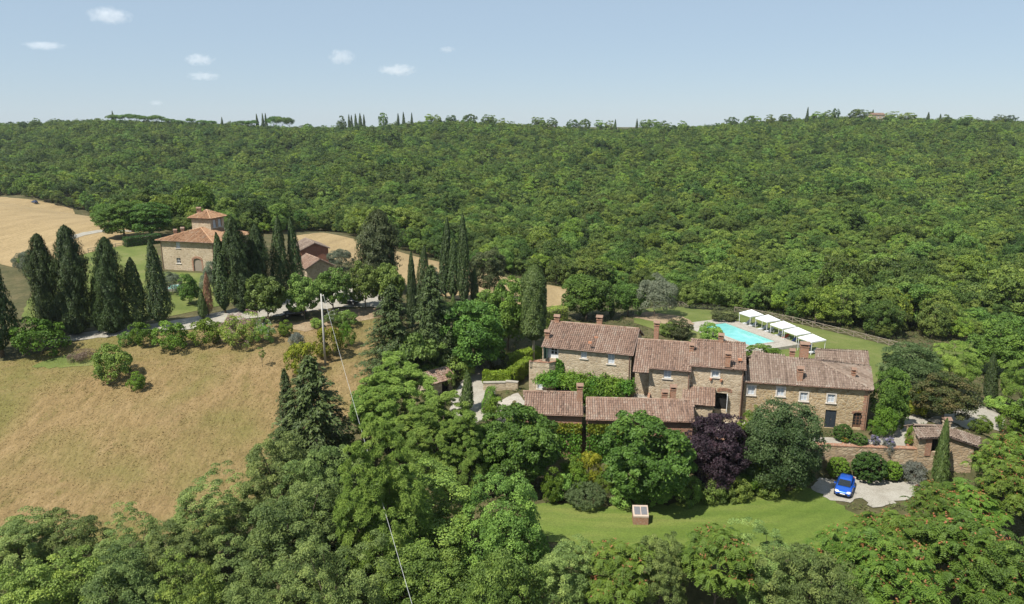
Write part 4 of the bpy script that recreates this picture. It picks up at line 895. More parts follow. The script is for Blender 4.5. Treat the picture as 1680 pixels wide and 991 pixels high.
    # second block
    zeB = 6.5; p0, p1 = at_z(1066, 601, zeB), at_z(1133, 606.5, zeB)
    B = block('farmhouse_stair_block', 'stone block with covered outside staircase, second from left in farmhouse', p0, p1, 8.6, zeB, 8.45, 'stone', [(1095.5, 606, 621, .9)], (), 5, 1.9, .1)
    for w in B[3]: window(B[0], B[2], *w, surround=None)
    hB, frB = B[0], B[2]; d3, n3 = np.array([*B[5][2], 0]), np.array([*B[5][3], 0])
    e0, e1, r0_, r1_ = B[7]; w2 = 1.85   # the eave is carried lower over the stairs
    roof(hB, [[e0 + n3 * .75 + [0, 0, -.42], e0 + d3 * w2 + n3 * .75 + [0, 0, -.42], e0 + d3 * w2 + [0, 0, .02], e0 + [0, 0, .02]]], 'tiles', name='stair_roof', seed=6)
    mb = MB()
    for k in range(12): mb.box(frB(-.95, .12 + .24 * k, 1.6 - .3 * k), d3 * .8, n3 * .15, up * .12)
    mb.build('stairs', M['paving'], hB)
    mb = MB(); mb.box(frB(.1, 1.1, 2.5), d3 * .14, n3 * 1.6, up * 1.1); mb.box(frB(.1, 2.1, .8), d3 * .139, n3 * .9, up * 1.0); mb.build('stair_wall', M['brick'], hB)
    mb = MB(); mb.box(frB(-.95, 3.2, -1.2), d3 * .85, n3 * .05, up * 3.0); mb.build('stair_back_wall', M['stone'], hB)
    pipe(hB, frB(B[5][4] - .15, zeB - .2, .1), frB(B[5][4] - .15, 0, .1)); chimney(B[1], at_z(1134, 583, 7.4), .45, .5, 1.0, -.25)
    # third block with porch
    zeC = 7.0; p0, p1 = at_z(1131, 597.0, zeC), at_z(1221, 604, zeC)
    C = block('farmhouse_porch_block', 'stone block with small tiled porch, third from left in farmhouse', p0, p1, 8.2, zeC, 8.75, 'stone', [(1174, 609, 619, .8)], [(1184, 645, 672, 1.5)], 7, .0, .25)
    hC, frC = C[0], C[2]; d3, n3 = np.array([*C[5][2], 0]), np.array([*C[5][3], 0]); L = C[5][4]
    for w in C[3]: window(hC, frC, *w)
    D0 = C[4][0]; mb = MB(); mb.box(frC((D0[0] + D0[1]) / 2, (D0[2] + D0[3]) / 2, -.5), d3 * .75, n3 * .03, up * (D0[3] - D0[2]) / 2); mb.build('recess_shade_panel', M['dark'], hC)  # black panel stands in for the shade inside the porch opening
    mb = MB(); mb.box(frC(D0[1] - .1, (D0[2] + D0[3]) / 2, .3), d3 * .03, n3 * .36, up * (D0[3] - D0[2]) / 2); g = mb.build('door', M['white'], hC)
    for j in range(3): mb = MB(); mb.box(frC(D0[1] - .135, D0[2] + .6 + .55 * j, .3), d3 * .02, n3 * .25, up * .2); mb.build('pane', M['dark'], g)
    mb = MB()
    for k in range(-4, 5): t = k * .17; mb.box(frC((D0[0] + D0[1]) / 2 + .3 + math.sin(t) * 1.1, D0[3] - .2 + math.cos(t) * .7, .012), d3 * .16, n3 * .03, up * .2)
    mb.build('brick_arch', M['brick'], hC)
    for u, v in ((1166, 622), (1183, 624)): s, z = C[6](u, v); mb = MB(); mb.lathe(frC(s, z, .15), [(.1, -.15), (.16, .1), (.17, .15)], 10); mb.build('wall_pot', M['terracotta'], hC)
    # porch: lean-to with its own walls
    s0, s1 = .0, C[6](1170, 640)[0]; pz = 2.9; a0, a1 = frC(s0 - .6, pz, 2.6), frC(s1 + .15, pz, 2.6); b0, b1 = frC(s0 - .6, 4.25, .03), frC(s1 + .15, 4.25, .03)
    roof(hC, [[a0, a1, b1, b0]], 'tiles', name='porch_roof', seed=8); mb = MB(); c0, c1 = frC(s0 - .4, 0, 2.3)[:2], frC(s1, 0, 2.3)[:2]; w0, w1 = frC(s0 - .4, 0, 0)[:2], frC(s1, 0, 0)[:2]
    facade(mb, c0, c1, -1, 2.85); facade(mb, c1, w1, -1, 2.85, z1b=4.1); facade(mb, w0, c0, -1, 4.1, z1b=2.85); mb.build('porch_wall', M['stone'], hC)
    pipe(hC, frC(L - .1, zeC - .2, .1), frC(L - .1, 0, .1)); rC = C[1]; chimney(rC, at_z(1194, 591, 7.9), .45, .6, .5, -.25); chimney(rC, C[7][2] + (C[7][3] - C[7][2]) * .55, .45, .55, .5, -.25)
    for u, v in ((1218, 582), (1214, 590)): mb = MB(); mb.box(at_z(u, v, 7.8), d3 * .22, n3 * .15, up * .12); mb.build('vent_tile', M['terracotta'], rC)
    # ---- front range in two parts, brick fronted
    for name, label, px, zs, doors in (
        ('front_range', 'low front range with long tiled roof and yellow creeper on its wall', ((961, 688), (1140, 692), (1137, 656.5), (962, 652.5)), (2.5, 3.95), True),
        ('front_range_end', 'short left part of the front range with a separate tiled roof', ((866, 679), (957, 682), (956, 644), (858, 642)), (2.7, 4.25), False)):
        f = empty(name, (0, 0, 0)); tag(f, label, 'house', 'joined farmhouse buildings'); z1, z2 = zs
        q = [at_z(*px[0], z1), at_z(*px[1], z1), at_z(*px[2], z2), at_z(*px[3], z2)]; d = nrm(q[1][:2] - q[0][:2]); n_ = np.array([d[1], -d[0]]); d3, n3 = np.array([*d, 0]), np.array([*n_, 0])
        b0, b1 = q[3] - n3 * 1.0 + [0, 0, -.45], q[2] - n3 * 1.0 + [0, 0, -.45]
        rf = roof(f, [q, [b1, b0, q[3], q[2]]], 'tiles', [(q[3], q[2])], seed=9 + doors); w = [(q[0] - n3 * .35 + d3 * .15)[:2], (q[1] - n3 * .35 - d3 * .15)[:2], (b1 + n3 * .3 - d3 * .15)[:2], (b0 + n3 * .3 + d3 * .15)[:2]]
        mb = MB(); ops = [(1.4, 2.6, -2.9, -.6)] if doors else []
        facade(mb, w[0], w[1], -4.2, z1 - .02, ops); facade(mb, w[1], w[2], -4.2, z1); facade(mb, w[2], w[3], -4.2, z1); facade(mb, w[3], w[0], -4.2, z1); mb.build('wall', M['brick'], f); gutter(f, q[0] + [0, 0, -.06], q[1] + [0, 0, -.06])
        fr = frame3(w[0], d, n_)
        if doors: door(f, fr, *ops[0], dep=.05, name='shutter'); cr = ((1090, 656), (1103.5, 656))
        else: cr = ((951, 652),)
        for i, (u, v) in enumerate(cr): chimney(rf, at_z(u, v, z2 - .2) , .55, .62, (1.3, .7)[(i + 1) % 2] if doors else 1.15, -.05)
        # creeper on the wall
        L = np.linalg.norm(w[1] - w[0]); zt_ = 1.75 if doors else 1.5
        qd = [[fr(0, -3.6, .12), fr(L * .52 if doors else L, -3.6, .12), fr(L * .52 if doors else L, zt_, .12), fr(0, zt_, .12)]]
        scatter(qd, 5200 if doors else 4200, .2, .17, 'vine', 'creeper', f, .12, seed=21)
        qd = [[fr(.1, zt_ - .9, .16), fr(L * .5 if doors else L, zt_ - 1.0, .16), fr(L * .5 if doors else L, zt_ + .1, .16), fr(.1, zt_ + .1, .16)]]
        scatter(qd, 2600, .2, .17, 'yellow', 'yellow_creeper', f, .12, seed=22)
    # ---- pergola with vine in front of the tallest block
    pg = empty('vine_pergola', (0, 0, 0)); tag(pg, 'bright green vine spread over a pergola in the courtyard', 'pergola'); L = A[5][4]; d3, n3 = np.array([*A[5][2], 0]), np.array([*A[5][3], 0])
    for s in (1.6, 4.6, 7.4, 10.4):
        mb = MB(); mb.tube([frA(s, -.3, 3.3), frA(s, 3.1, 3.3)], .14, 6); mb.build('post', M['brick'], pg); mb = MB(); mb.box(frA(s, 3.15, 1.75), d3 * .06, n3 * 1.75, up * .08); mb.build('beam', M['wood'], pg)
    mb = MB(); mb.box(frA(6, 3.3, 3.3), d3 * 5.0, n3 * .07, up * .07); mb.build('beam', M['wood'], pg)
    rv = random.Random(4)
    for i in range(9):   # uneven mounds of vine over the frame
        sc_ = .9 + 10.2 * i / 8; scatter(boxquads(frA(sc_, 3.45 + rv.uniform(-.05, .3), 1.9 + rv.uniform(-.2, .3)), d3 * rv.uniform(.7, .95), n3 * -rv.uniform(1.5, 2.15), up * rv.uniform(.12, .38)), 1450, .21, .17, 'vine', 'vine_leaves', pg, .26, seed=60 + i)
    scatter([[frA(4.9, 1.5, 3.95), frA(11.3, .9, 3.95), frA(11.3, 3.6, 4.0), frA(4.9, 3.4, 4.0)]], 3800, .21, .17, 'vine', 'hanging_vine', pg, .25, seed=32)
    scatter([[frA(1.7, 3.3, .12), frA(3.2, 3.3, .12), frA(2.7, 5.5, .12), frA(1.9, 5.7, .12)]], 700, .2, .16, 'vine', 'climbing_vine', pg, .1, seed=33)
    return A
FA = farmhouse()
# ------------------------------------------------------------------ villa on the left
UP = np.array([0, 0, 1.])
def villa():
    h = empty('villa', (0, 0, 0)); tag(h, 'tall stone villa with hipped red roof and square tower among cypresses', 'house')
    z0 = 5.0; FL, FR = at_z(268, 442, z0)[:2], at_z(354, 447, z0)[:2]; d = nrm(FR - FL); n_ = np.array([d[1], -d[0]]); L = np.linalg.norm(FR - FL); dep = 12.5
    BL, BR = FL - n_ * dep, FR - n_ * dep; ze = at_y(336, 397, FR[1])[2]; fr = frame3(FL, d, n_); d3, n3 = np.array([*d, 0]), np.array([*n_, 0])
    def sz(u, v): r_ = ray(u, v); t = ((FL - CAM[:2]) @ n_) / (r_[:2] @ n_); q = CAM + r_ * t; return (q[:2] - FL) @ d, q[2]
    s, zt = sz(291, 396); _, zb = sz(291, 407); w1 = (s - .5, s + .5, zb, zt); s, zt = sz(292.5, 423); _, zb = sz(292, 432); w2 = (s - .5, s + .5, zb, zt); s, _ = sz(324, 430); dr = (s - 1.0, s + 1.0, z0 - .3, z0 + 2.7)
    mb = MB(); facade(mb, FL, FR, z0 - 3, ze, [w1, w2, dr]); side = [(1.5 + 3.2 * k, 2.5 + 3.2 * k, ze - 2.4, ze - .9) for k in range(3)]
    facade(mb, FR, BR, z0 - 3, ze, side); facade(mb, BR, BL, z0 - 3, ze); facade(mb, BL, FL, z0 - 3, ze); mb.build('wall', M['stone'], h)
    window(h, fr, *w1, surround=None); window(h, fr, *w2, surround=None, glass='dark'); ds = nrm(BR - FR)
    for w in side: window(h, frame3(FR, ds, np.array([ds[1], -ds[0]])), *w, surround=None)
    mb = MB(); mb.box(fr((dr[0] + dr[1]) / 2, z0 + 1.2, -.2), d3 * 1.0, n3 * .03, UP * 1.5); mb.build('door', M['wood'], h)
    mb = MB()
    for k in range(11): t = math.pi * k / 10; mb.box(fr((dr[0] + dr[1]) / 2 + 1.12 * math.cos(t), z0 + 2.2 + .75 * math.sin(t), .012), d3 * .2, n3 * .04, UP * .2)
    for sg in (-1, 1): mb.box(fr((dr[0] + dr[1]) / 2 + sg * 1.14, z0 + .9, .01), d3 * .15, n3 * .035, UP * 1.3)
    mb.build('brick_arch', M['brick'], h)
    o = .7; e = [V3(p, ze - .1) for p in (FL - d * o + n_ * o, FR + d * o + n_ * o, BR + d * o - n_ * o, BL - d * o - n_ * o)]; zr = ze + 2.0
    r0, r1 = V3((FL + FR) / 2 - n_ * 5.0, zr), V3((FL + FR) / 2 - n_ * (dep - 5.0), zr)
    rf = roof(h, [[e[0], e[1], r0], [e[1], e[2], r1, r0], [e[2], e[3], r1], [e[3], e[0], r0, r1]], 'tiles_red', [(r0, e[1]), (r0, e[0]), (r1, e[2]), (r0, r1)], seed=20)
    gutter(h, e[0], e[1]); gutter(h, e[1], e[2]); pipe(h, fr(L - .15, ze, .1), fr(L - .15, z0, .1)); pipe(h, fr(.15, ze, .1), fr(.15, z0, .1))
    chimney(rf, at_z(288, 383, ze + .9), .5, .6, .35, .2); chimney(rf, at_z(300, 381, ze + 1.2), .5, .6, .5, .2)
    # tower standing on the roof
    c = at_y(346, 375, r0[1] + 1.0); tw = 4.6; TC = np.array([c[0], c[1]]) - n_ * tw / 2 * .9; hd, hn = d * tw / 2, n_ * tw / 2; Q = [TC - hd + hn, TC + hd + hn, TC + hd - hn, TC - hd - hn]
    sh = at_y(346, 375, Q[1][1])[0] - Q[1][0]; Q = [q + np.array([sh, 0]) for q in Q]; zt = at_y(346, 358, Q[1][1])[2]
    mb = MB(); dT = nrm(Q[2] - Q[1]); ops = [(.75, 1.85, zt - 2.1, zt - .5), (2.5, 3.6, zt - 2.1, zt - .5)]; facade(mb, Q[0], Q[1], ze - .5, zt); facade(mb, Q[1], Q[2], ze - .5, zt, ops); facade(mb, Q[2], Q[3], ze - .5, zt); facade(mb, Q[3], Q[0], ze - .5, zt)
    t = mb.build('tower', M['stone'], h)
    for w in ops:
        window(t, frame3(Q[1], dT, np.array([dT[1], -dT[0]])), *w, surround='brick', panes=(2, 2))
    oo = .55; E = [V3(Q[0] - d * oo + n_ * oo, zt - .05), V3(Q[1] + d * oo + n_ * oo, zt - .05), V3(Q[2] + d * oo - n_ * oo, zt - .05), V3(Q[3] - d * oo - n_ * oo, zt - .05)]; ap = V3(sum(Q) / 4, zt + 1.45)
    tr = roof(h, [[E[0], E[1], ap], [E[1], E[2], ap], [E[2], E[3], ap], [E[3], E[0], ap]], 'tiles_red', [(ap, E[0]), (ap, E[1]), (ap, E[2])], name='tower_roof', seed=24)
    chimney(tr, V3(Q[0] + hd * .45 - hn * .6, zt + .6), .6, .8, .9, .2)
villa()
def gable_house(name, label, c, ang, w, dp, ze, zr, wall, tiles, wins=(), z0=None, cat='house', group=None, door_=None, seed=40, over=.35):
    """small gabled building: ridge along its width; c = base centre, front faces local -y"""
    h = empty(name, (0, 0, 0)); tag(h, label, cat, group); c = np.array(c, float); z0 = c[2] if z0 is None else z0
    ca, sa = math.cos(ang), math.sin(ang); d = np.array([ca, sa]); n_ = np.array([sa, -ca]); FL, FR = c[:2] - d * w / 2 + n_ * dp / 2, c[:2] + d * w / 2 + n_ * dp / 2; BL, BR = FL - n_ * dp, FR - n_ * dp
    fr = frame3(FL, d, n_); mb = MB(); ops = [(s - ww / 2, s + ww / 2, z0 + a, z0 + b) for s, ww, a, b in wins]; dd = [(s - ww / 2, s + ww / 2, z0 + a, z0 + b) for s, ww, a, b in (door_ or [])]
    facade(mb, FL, FR, z0 - 1.5, ze, ops + dd); facade(mb, BR, BL, z0 - 1.5, ze)
    for P0, P1, fl in ((FL, BL, 1), (FR, BR, 0)):
        p = [V3(P0, z0 - 1.5), V3(P1, z0 - 1.5), V3(P1, ze), V3((P0 + P1) / 2, zr - .05), V3(P0, ze)]; mb.poly(p[::-1] if fl else p)
    mb.build('wall', M[wall], h)
    for o in ops: window(h, fr, *o, surround=None)
    for o in dd: mb = MB(); mb.box(fr((o[0] + o[1]) / 2, (o[2] + o[3]) / 2, -.5), np.array([*d, 0]) * (o[1] - o[0]) / 2, np.array([*n_, 0]) * .03, UP * (o[3] - o[2]) / 2); mb.build('doorway', M['dark'], h)  # doorway's inner shade is painted as a near-black panel
    sl = (zr - ze) / (dp / 2); o = over; e0, e1 = V3(FL + n_ * o - d * o, ze - sl * o + .08), V3(FR + n_ * o + d * o, ze - sl * o + .08); r0, r1 = V3((FL + BL) / 2 - d * o, zr + .08), V3((FR + BR) / 2 + d * o, zr + .08); b0, b1 = V3(BL - n_ * o - d * o, ze - sl * o + .08), V3(BR - n_ * o + d * o, ze - sl * o + .08)
    rf = roof(h, [[e0, e1, r1, r0], [b1, b0, r0, r1]], tiles, [(r0, r1)], seed=seed); return h, rf, fr
c = hit(512, 432); gable_house('red_outbuilding', 'red brick outbuilding with grey tiled roof right of the villa', c + np.array([-1, 3, 0]), -1.05, 7.5, 6, c[2] + 3.3, c[2] + 4.6, 'brick_red', 'tiles_grey', [(2.5, .8, 1.2, 2.4), (5, .8, 1.2, 2.4)], seed=41)
c = hit(513, 457); gable_house('tiled_shed', 'low shed with plain tiled roof half hidden behind lindens', c + np.array([-.5, 3, 0]), -.95, 7, 5.5, c[2] + 2.4, c[2] + 3.9, 'stone', 'tiles', [], seed=42)
c = hit(716, 648); gable_house('garden_hut', 'small tiled hut with dark doorway beside the gravel yard', c + np.array([-.3, 1.5, 0]), .75, 3.6, 3.0, c[2] + 2.0, c[2] + 2.9, 'stone', 'tiles', [], door_=[(2.4, 1.2, .0, 1.8)], seed=43)
c = at_y(1437, 198, 850); gable_house('ridge_farmhouse', 'distant ochre farmhouse on the wooded skyline at right', (c[0], 850, gz(c[0], 850) + 2), .1, 15, 8, gz(c[0], 850) + 9, gz(c[0], 850) + 11, 'stone', 'tiles', [(3, 1.2, 3.5, 5.2), (7.5, 1.2, 3.5, 5.2), (12, 1.2, 3.5, 5.2), (5, 1.2, .8, 2.4), (10, 1.2, .8, 2.4)], seed=44)
c = at_y(905, 207, 880); gable_house('ridge_shed', 'tiny pale shed half hidden in the trees on the skyline', (c[0], 880, gz(c[0], 880)), -.1, 9, 6, gz(c[0], 880) + 4, gz(c[0], 880) + 5.6, 'stone', 'tiles_red', [(2.5, 1, 1, 2.2), (6, 1, 1, 2.2)], seed=45)

# ------------------------------------------------------------------ oven hut and retaining wall on the right
def oven_hut():
    h = empty('oven_hut', (0, 0, 0)); tag(h, 'small stone oven hut with tiled roof and chimney beside lone cypress', 'hut')
    q = [at_y(1507, 719, 73.1), at_y(1562, 716, 72.9), at_y(1551, 699, 75.0), at_y(1499, 697, 75.2)]; z1 = q[0][2]
    d = nrm(q[1][:2] - q[0][:2]); n_ = np.array([d[1], -d[0]]); d3, n3 = np.array([*d, 0]), np.array([*n_, 0]); bk = [q[2] - n3 * 1.9 + [0, 0, -1.0], q[3] - n3 * 1.9 + [0, 0, -1.0]]
    q2 = [q[1] + d3 * .03 + [0, 0, -.12], at_y(1607, 733, 72.5), at_y(1609, 717, 74.9), q[2] + d3 * .03 + [0, 0, -.12]]
    rf = roof(h, [q, [bk[0], bk[1], q[3], q[2]], q2], 'tiles_grey', [(q[3], q[2])], seed=50)
    w = [(q[0] - n3 * .4 + d3 * .35)[:2], (q[1] - n3 * .4)[:2]]; L = np.linalg.norm(w[1] - w[0]); b = [w[0] - n_ * 3.0, w[1] - n_ * 3.0]; mb = MB(); op = (L * .42, L * .42 + 1.5, z1 - 1.75, z1 - .25)
    facade(mb, w[0], w[1], -3.5, z1 + .02, [op], .3); facade(mb, w[1], b[1], -3.5, z1); facade(mb, b[1], b[0], -3.5, z1); facade(mb, b[0], w[0], -3.5, z1)
    x1 = (q2[1] - n3 * .35 - d3 * .3)[:2]; facade(mb, w[1] + n_ * .03, x1, -3.5, q[1][2] - .15, z1b=q2[1][2] + .05); facade(mb, x1, x1 - n_ * 3, -3.5, q2[1][2] + .02); mb.build('wall', M['stone_wall'], h)
    mb = MB(); fr = frame3(w[0], d, n_); mb.box(fr((op[0] + op[1]) / 2, z1 - 1.0, -1.0), d3 * .9, n3 * .03, UP * .9); mb.build('recess_shade_panel', M['dark'], h)  # shade within the oven opening, painted as a black panel
    mb = MB(); mb.box(fr(op[0] - .3, z1 - 1.1, .03), d3 * .3, n3 * .05, UP * 1.1); mb.build('brick_pier', M['brick'], h); chimney(rf, q[2] + d3 * .1 + [0, 0, -.1], .6, .6, .55, 0, 'stone')
oven_hut()
def retaining():
    t = empty('retaining_wall', (0, 0, 0)); tag(t, 'rubble stone retaining wall with brick coping below the right wing', 'wall')
    pts = [np.array(p) for p in ((22.5, 76.4), (29, 75.7), (34.9, 74.75), (40, 74.2), (45.0, 73.75))]
    for i, (a, b) in enumerate(zip(pts[:-1], pts[1:])):
        d = nrm(b - a); n_ = np.array([d[1], -d[0]]); m_ = (a + b) / 2; hl = np.linalg.norm(b - a) / 2
        mb = MB(); mb.box((*(m_ - n_ * .2), -1.6), (*(d * (hl - .002 * i)), 0), (*(n_ * .28), 0), (0, 0, 1.85)); mb.build('wall_section', M['stone_wall'], t)
        mb = MB(); k = int(hl * 2 / .5)
        for j in range(k): p = a + (b - a) * (j + .5) / k; mb.box((*(p - n_ * .2), .30 + random.uniform(-.012, .012)), (*(d * (hl / k - .012)), 0), (*(n_ * .33), 0), (0, 0, .05))
        mb.build('coping', M['brick'], t)
retaining()
# garden walls of the yard left of the house
def low_wall(name, label, pts, h=.9, th=.25, mat='stone', zo=0):
    t = empty(name, (0, 0, 0)); tag(t, label, 'wall')
    for i, (a, b) in enumerate(zip(pts[:-1], pts[1:])):
        a, b = np.array(a[:2]), np.array(b[:2]); d = (b - a) / 2; n_ = nrm(np.array([-d[1], d[0]])); m_ = (a + b) / 2; z = gz(*m_)
        mb = MB(); mb.box((*m_, z + h / 2 - .3 + zo), (*(d * (1.0 + .004 * i)), 0), (*(n_ * th), 0), (0, 0, h / 2 + .3)); mb.build('wall_section', M[mat], t)
        mb = MB(); mb.box((*m_, z + h + .04 + zo), (*(d * 1.01), 0), (*(n_ * (th + .05)), 0), (0, 0, .05)); mb.build('coping', M['paving'], t)
low_wall('garden_wall', 'low stone garden wall below the creeper hedge by the yard', [hit(793, 640), hit(830, 638), hit(850, 640)], 1.1)

# ------------------------------------------------------------------ pool, gazebos, loungers, fence
PZ = lambda p, o=0: np.array([p[0], p[1], gz(p[0], p[1]) + o])
def pool():
    corners = [hit(*p)[:2] for p in ((1168, 532), (1190, 532), (1268, 560), (1290, 575), (1240, 580), (1205, 566))]
    C = np.array([hit(1172, 534)[:2], hit(1196, 532.5)[:2], hit(1285, 568)[:2], hit(1255, 575)[:2]])
    A = hit(1174, 534)[:2]; B = hit(1190, 532)[:2]; D = hit(1272, 565)[:2]; ax = nrm(D - B); sd = np.array([-ax[1], ax[0]]); wd = 5.2
    sgn = -1 if (A - B) @ sd < 0 else 1; c = [B, D, D + sd * sgn * wd, B + sd * sgn * wd]; z = max(gz(*p) for p in c) + .12
    pad = lambda k: [B - ax * k - sd * sgn * k, D + ax * k - sd * sgn * k, D + ax * k + sd * sgn * (wd + k), B - ax * k + sd * sgn * (wd + k)]
    def slabm(name, P, zt, th, mat, par=None, kind=None, inner=None):
        mb = MB(); P = [np.array(p) for p in P]
        if inner is None: slab(mb, [V3(p, zt) for p in P] if np.cross(P[1] - P[0], P[2] - P[0]) > 0 else [V3(p, zt) for p in P[::-1]], th)
        else:
            for i in range(4): j = (i + 1) % 4; slab(mb, [V3(P[i], zt), V3(P[j], zt), V3(inner[j], zt), V3(inner[i], zt)], th)
        o = mb.build(name, M[mat], par)
        if kind: tag(o, kind=kind)
        return o
    t = empty('swimming_pool', (0, 0, 0)); tag(t, 'turquoise rectangular swimming pool behind the farmhouse roofs', 'pool')
    slabm('coping', pad(.45), z + .02, .5, 'paving', t, inner=c); slabm('water', c, z - .10, .3, 'water', t)
    deck = pad(2.6); slabm('pool_deck', deck, z - .035, .6, 'paving', None, 'structure', inner=pad(.452))
    return B, D, ax, sd * -sgn, z
PB, PD, PAX, PSD, PZZ = pool()
def gazebo(p, ang, label):
    e = empty('gazebo', p, ang); tag(e, label, 'gazebo', 'white canvas gazebos along the pool'); s = 1.42; zt = 2.25
    for a in (-1, 1):
        for b in (-1, 1): mb = MB(); mb.tube([(a * s * .94, b * s * .94, -.1), (a * s * .94, b * s * .94, zt)], .045, 6); mb.build('post', M['white'], e)
    mb = MB(); N = 6; P = []
    for i in range(N + 1):
        for j in range(N + 1): x, y = (i / N * 2 - 1), (j / N * 2 - 1); P.append((x * s, y * s, zt + .75 * (1 - max(abs(x), abs(y))) - .05 * (1 - abs(abs(x) - abs(y))) * .6))
    F = [[i * (N + 1) + j, (i + 1) * (N + 1) + j, (i + 1) * (N + 1) + j + 1, i * (N + 1) + j + 1] for i in range(N) for j in range(N)]; mb.add(P, F)
    o = mb.build('canopy', M['canvas'], e); so = o.modifiers.new('thickness', 'SOLIDIFY'); so.thickness = .03
    mb = MB()
    for a in (-1, 1): mb.box((a * s, 0, zt - .1), (.012, 0, 0), (0, s, 0), (0, 0, .1)); mb.box((0, a * s, zt - .1), (s - .013, 0, 0), (0, .012, 0), (0, 0, .1))
    mb.build('valance', M['canvas'], e); return e
ga = math.atan2(PAX[1], PAX[0]); GZ = []
for i, (u, v, lab) in enumerate(((1231, 535, 'white canvas gazebo farthest from the house, beside the shrub at pool end'), (1258, 544, 'second white canvas gazebo from the far end of the pool'), (1283, 555, 'middle one of the five white canvas gazebos by the pool'), (1306, 566, 'fourth white canvas gazebo from the far end of the pool'), (1330, 578, 'white canvas gazebo nearest the tall brick chimney'))):
    p = hit(u, v); gazebo(p, ga, lab); GZ.append(p)
def lounger(p, ang, label, mat):
    e = empty('sun_lounger', p, ang); tag(e, label, 'sun lounger', 'sun loungers under the gazebos')
    mb = MB(); mb.abox(-.95, .95, -.32, -.26, .26, .33); mb.abox(-.95, .95, .26, .32, .26, .33); mb.build('frame', M['white'], e)
    for x in (-.8, .8):
        for y in (-.29, .29): mb = MB(); mb.abox(x - .03, x + .03, y - .03, y + .03, -.05, .26); mb.build('leg', M['white'], e)
    mb = MB(); mb.abox(-.3, .95, -.25, .25, .33, .42); mb.build('mattress', M[mat], e); mb = MB(); mb.box((-.58, 0, .62), (.32, 0, -.24), (0, .25, 0), (.03, 0, .04)); mb.build('backrest', M[mat], e)
LL = ['white sun lounger %s under the %s gazebo' % (s, g) for g in ('farthest', 'second', 'middle', 'fourth', 'nearest') for s in ('on the far side', 'on the near side')]
k = 0
for i, p in enumerate(GZ):
    for s_ in (-.75, .75):
        q = p[:2] + PAX * s_ - PSD * .3; m_ = ('cushion', 'cushion', 'cushion', 'cushion', 'cushion', 'cushion_red', 'cushion_blue', 'cushion', 'cushion_blue', 'cushion')[k]
        lab = LL[k].replace('white', {'cushion': 'white', 'cushion_red': 'red covered', 'cushion_blue': 'blue covered'}[m_]); lounger(PZ(q), math.atan2(PSD[1], PSD[0]) + math.pi, lab, m_); k += 1
# post-and-rail fence
def fence(label, px, step=2.3, cross=True, hgt=1.05):
    w = [hit(*p)[:2] for p in px]; t = empty('rail_fence', (0, 0, 0)); tag(t, label, 'fence'); pts = []
    for a, b in zip(w[:-1], w[1:]):
        n_ = max(1, int(round(np.linalg.norm(b - a) / step))); pts += [a + (b - a) * i / n_ for i in range(n_)]
    pts.append(w[-1])
    for p in pts: mb = MB(); q = PZ(p); mb.tube([q - UP * .3, q + UP * (hgt + random.uniform(0, .08))], [.075, .065], 6); mb.build('post', M['wood'], t)
    for a, b in zip(pts[:-1], pts[1:]):
        A, B = PZ(a), PZ(b); mb = MB(); mb.tube([A + UP * hgt * .94, B + UP * hgt * .94], .055, 5); mb.build('rail', M['wood'], t)
        if cross:
            for z0, z1 in ((.12, .85), (.85, .12)): mb = MB(); mb.tube([A + UP * hgt * z0, B + UP * hgt * z1 + np.array([.05, .05, 0]) * (z0 > .5)], .042, 5); mb.build('brace', M['wood'], t)
        else: mb = MB(); mb.tube([A + UP * hgt * .5, B + UP * hgt * .5], .05, 5); mb.build('rail', M['wood'], t)
fence('long cross-braced wooden fence along the far side of the pool garden', [(1205, 512), (1250, 519), (1300, 529), (1350, 541), (1400, 553), (1440, 563), (1476, 572)])
fence('short wooden rail fence below the small trees near the pool', [(1098, 506), (1120, 503), (1152, 508), (1180, 509)])
fence('low wooden fence at the edge of the hay field beside the villa', [(145, 415), (190, 407), (250, 398)], 3.0, False)

# ------------------------------------------------------------------ cars
def paint(name, col):
    m, n, b = newmat(name); b.inputs['Base Color'].default_value = (*col, 1); b.inputs['Roughness'].default_value = .28; b.inputs['Metallic'].default_value = .25; b.inputs['Coat Weight'].default_value = .8
    t = noise(n, 30, 2, .5, mapping(n)); c = ramp(n, [(.4, tuple(x * .94 for x in col)), (.6, col)], t.outputs[0]); n.links.new(c.outputs[0], b.inputs['Base Color']); return m
M['blue_paint'] = paint('blue_car_paint', (.010, .095, .50)); M['black_paint'] = paint('black_car_paint', (.012, .012, .014)); M['navy_paint'] = paint('navy_car_paint', (.03, .06, .14))
M['glass'] = plain('car_glass', (.015, .02, .024), .06, .05, 3, spec=.7); M['tyre'] = plain('tyre_rubber', (.02, .02, .02), .85); M['rim'] = plain('alloy_rim', (.45, .45, .46), .3, .05, 4, metal=.8); M['lamp'] = plain('headlamp_lens', (.70, .72, .74), .1, .04, 4, spec=.8); M['plate'] = plain('number_plate', (.75, .75, .73), .5); M['tail'] = plain('tail_lamp', (.4, .02, .02), .2)
def loft(mb, secs):
    """secs: (x, half width, z low, z high, round); ring of 12"""
    rings = []
    for x, w, z0, z1, r in secs:
        cz, hz = (z0 + z1) / 2, (z1 - z0) / 2; R_ = []
        for k in range(16):
            t = 2 * math.pi * (k + .5) / 16; c, s = math.cos(t), math.sin(t); p = 2 / r
            R_.append((x, w * math.copysign(abs(c) ** p, c) * (1 if s < .3 else .96), cz + hz * math.copysign(abs(s) ** p, s)))
        rings.append(R_)
    P = [p for R_ in rings for p in R_]; F = [[i * 16 + k, i * 16 + (k + 1) % 16, (i + 1) * 16 + (k + 1) % 16, (i + 1) * 16 + k] for i in range(len(rings) - 1) for k in range(16)]
    F.append(list(range(16))[::-1]); F.append([(len(rings) - 1) * 16 + k for k in range(16)]); mb.add(P, F)
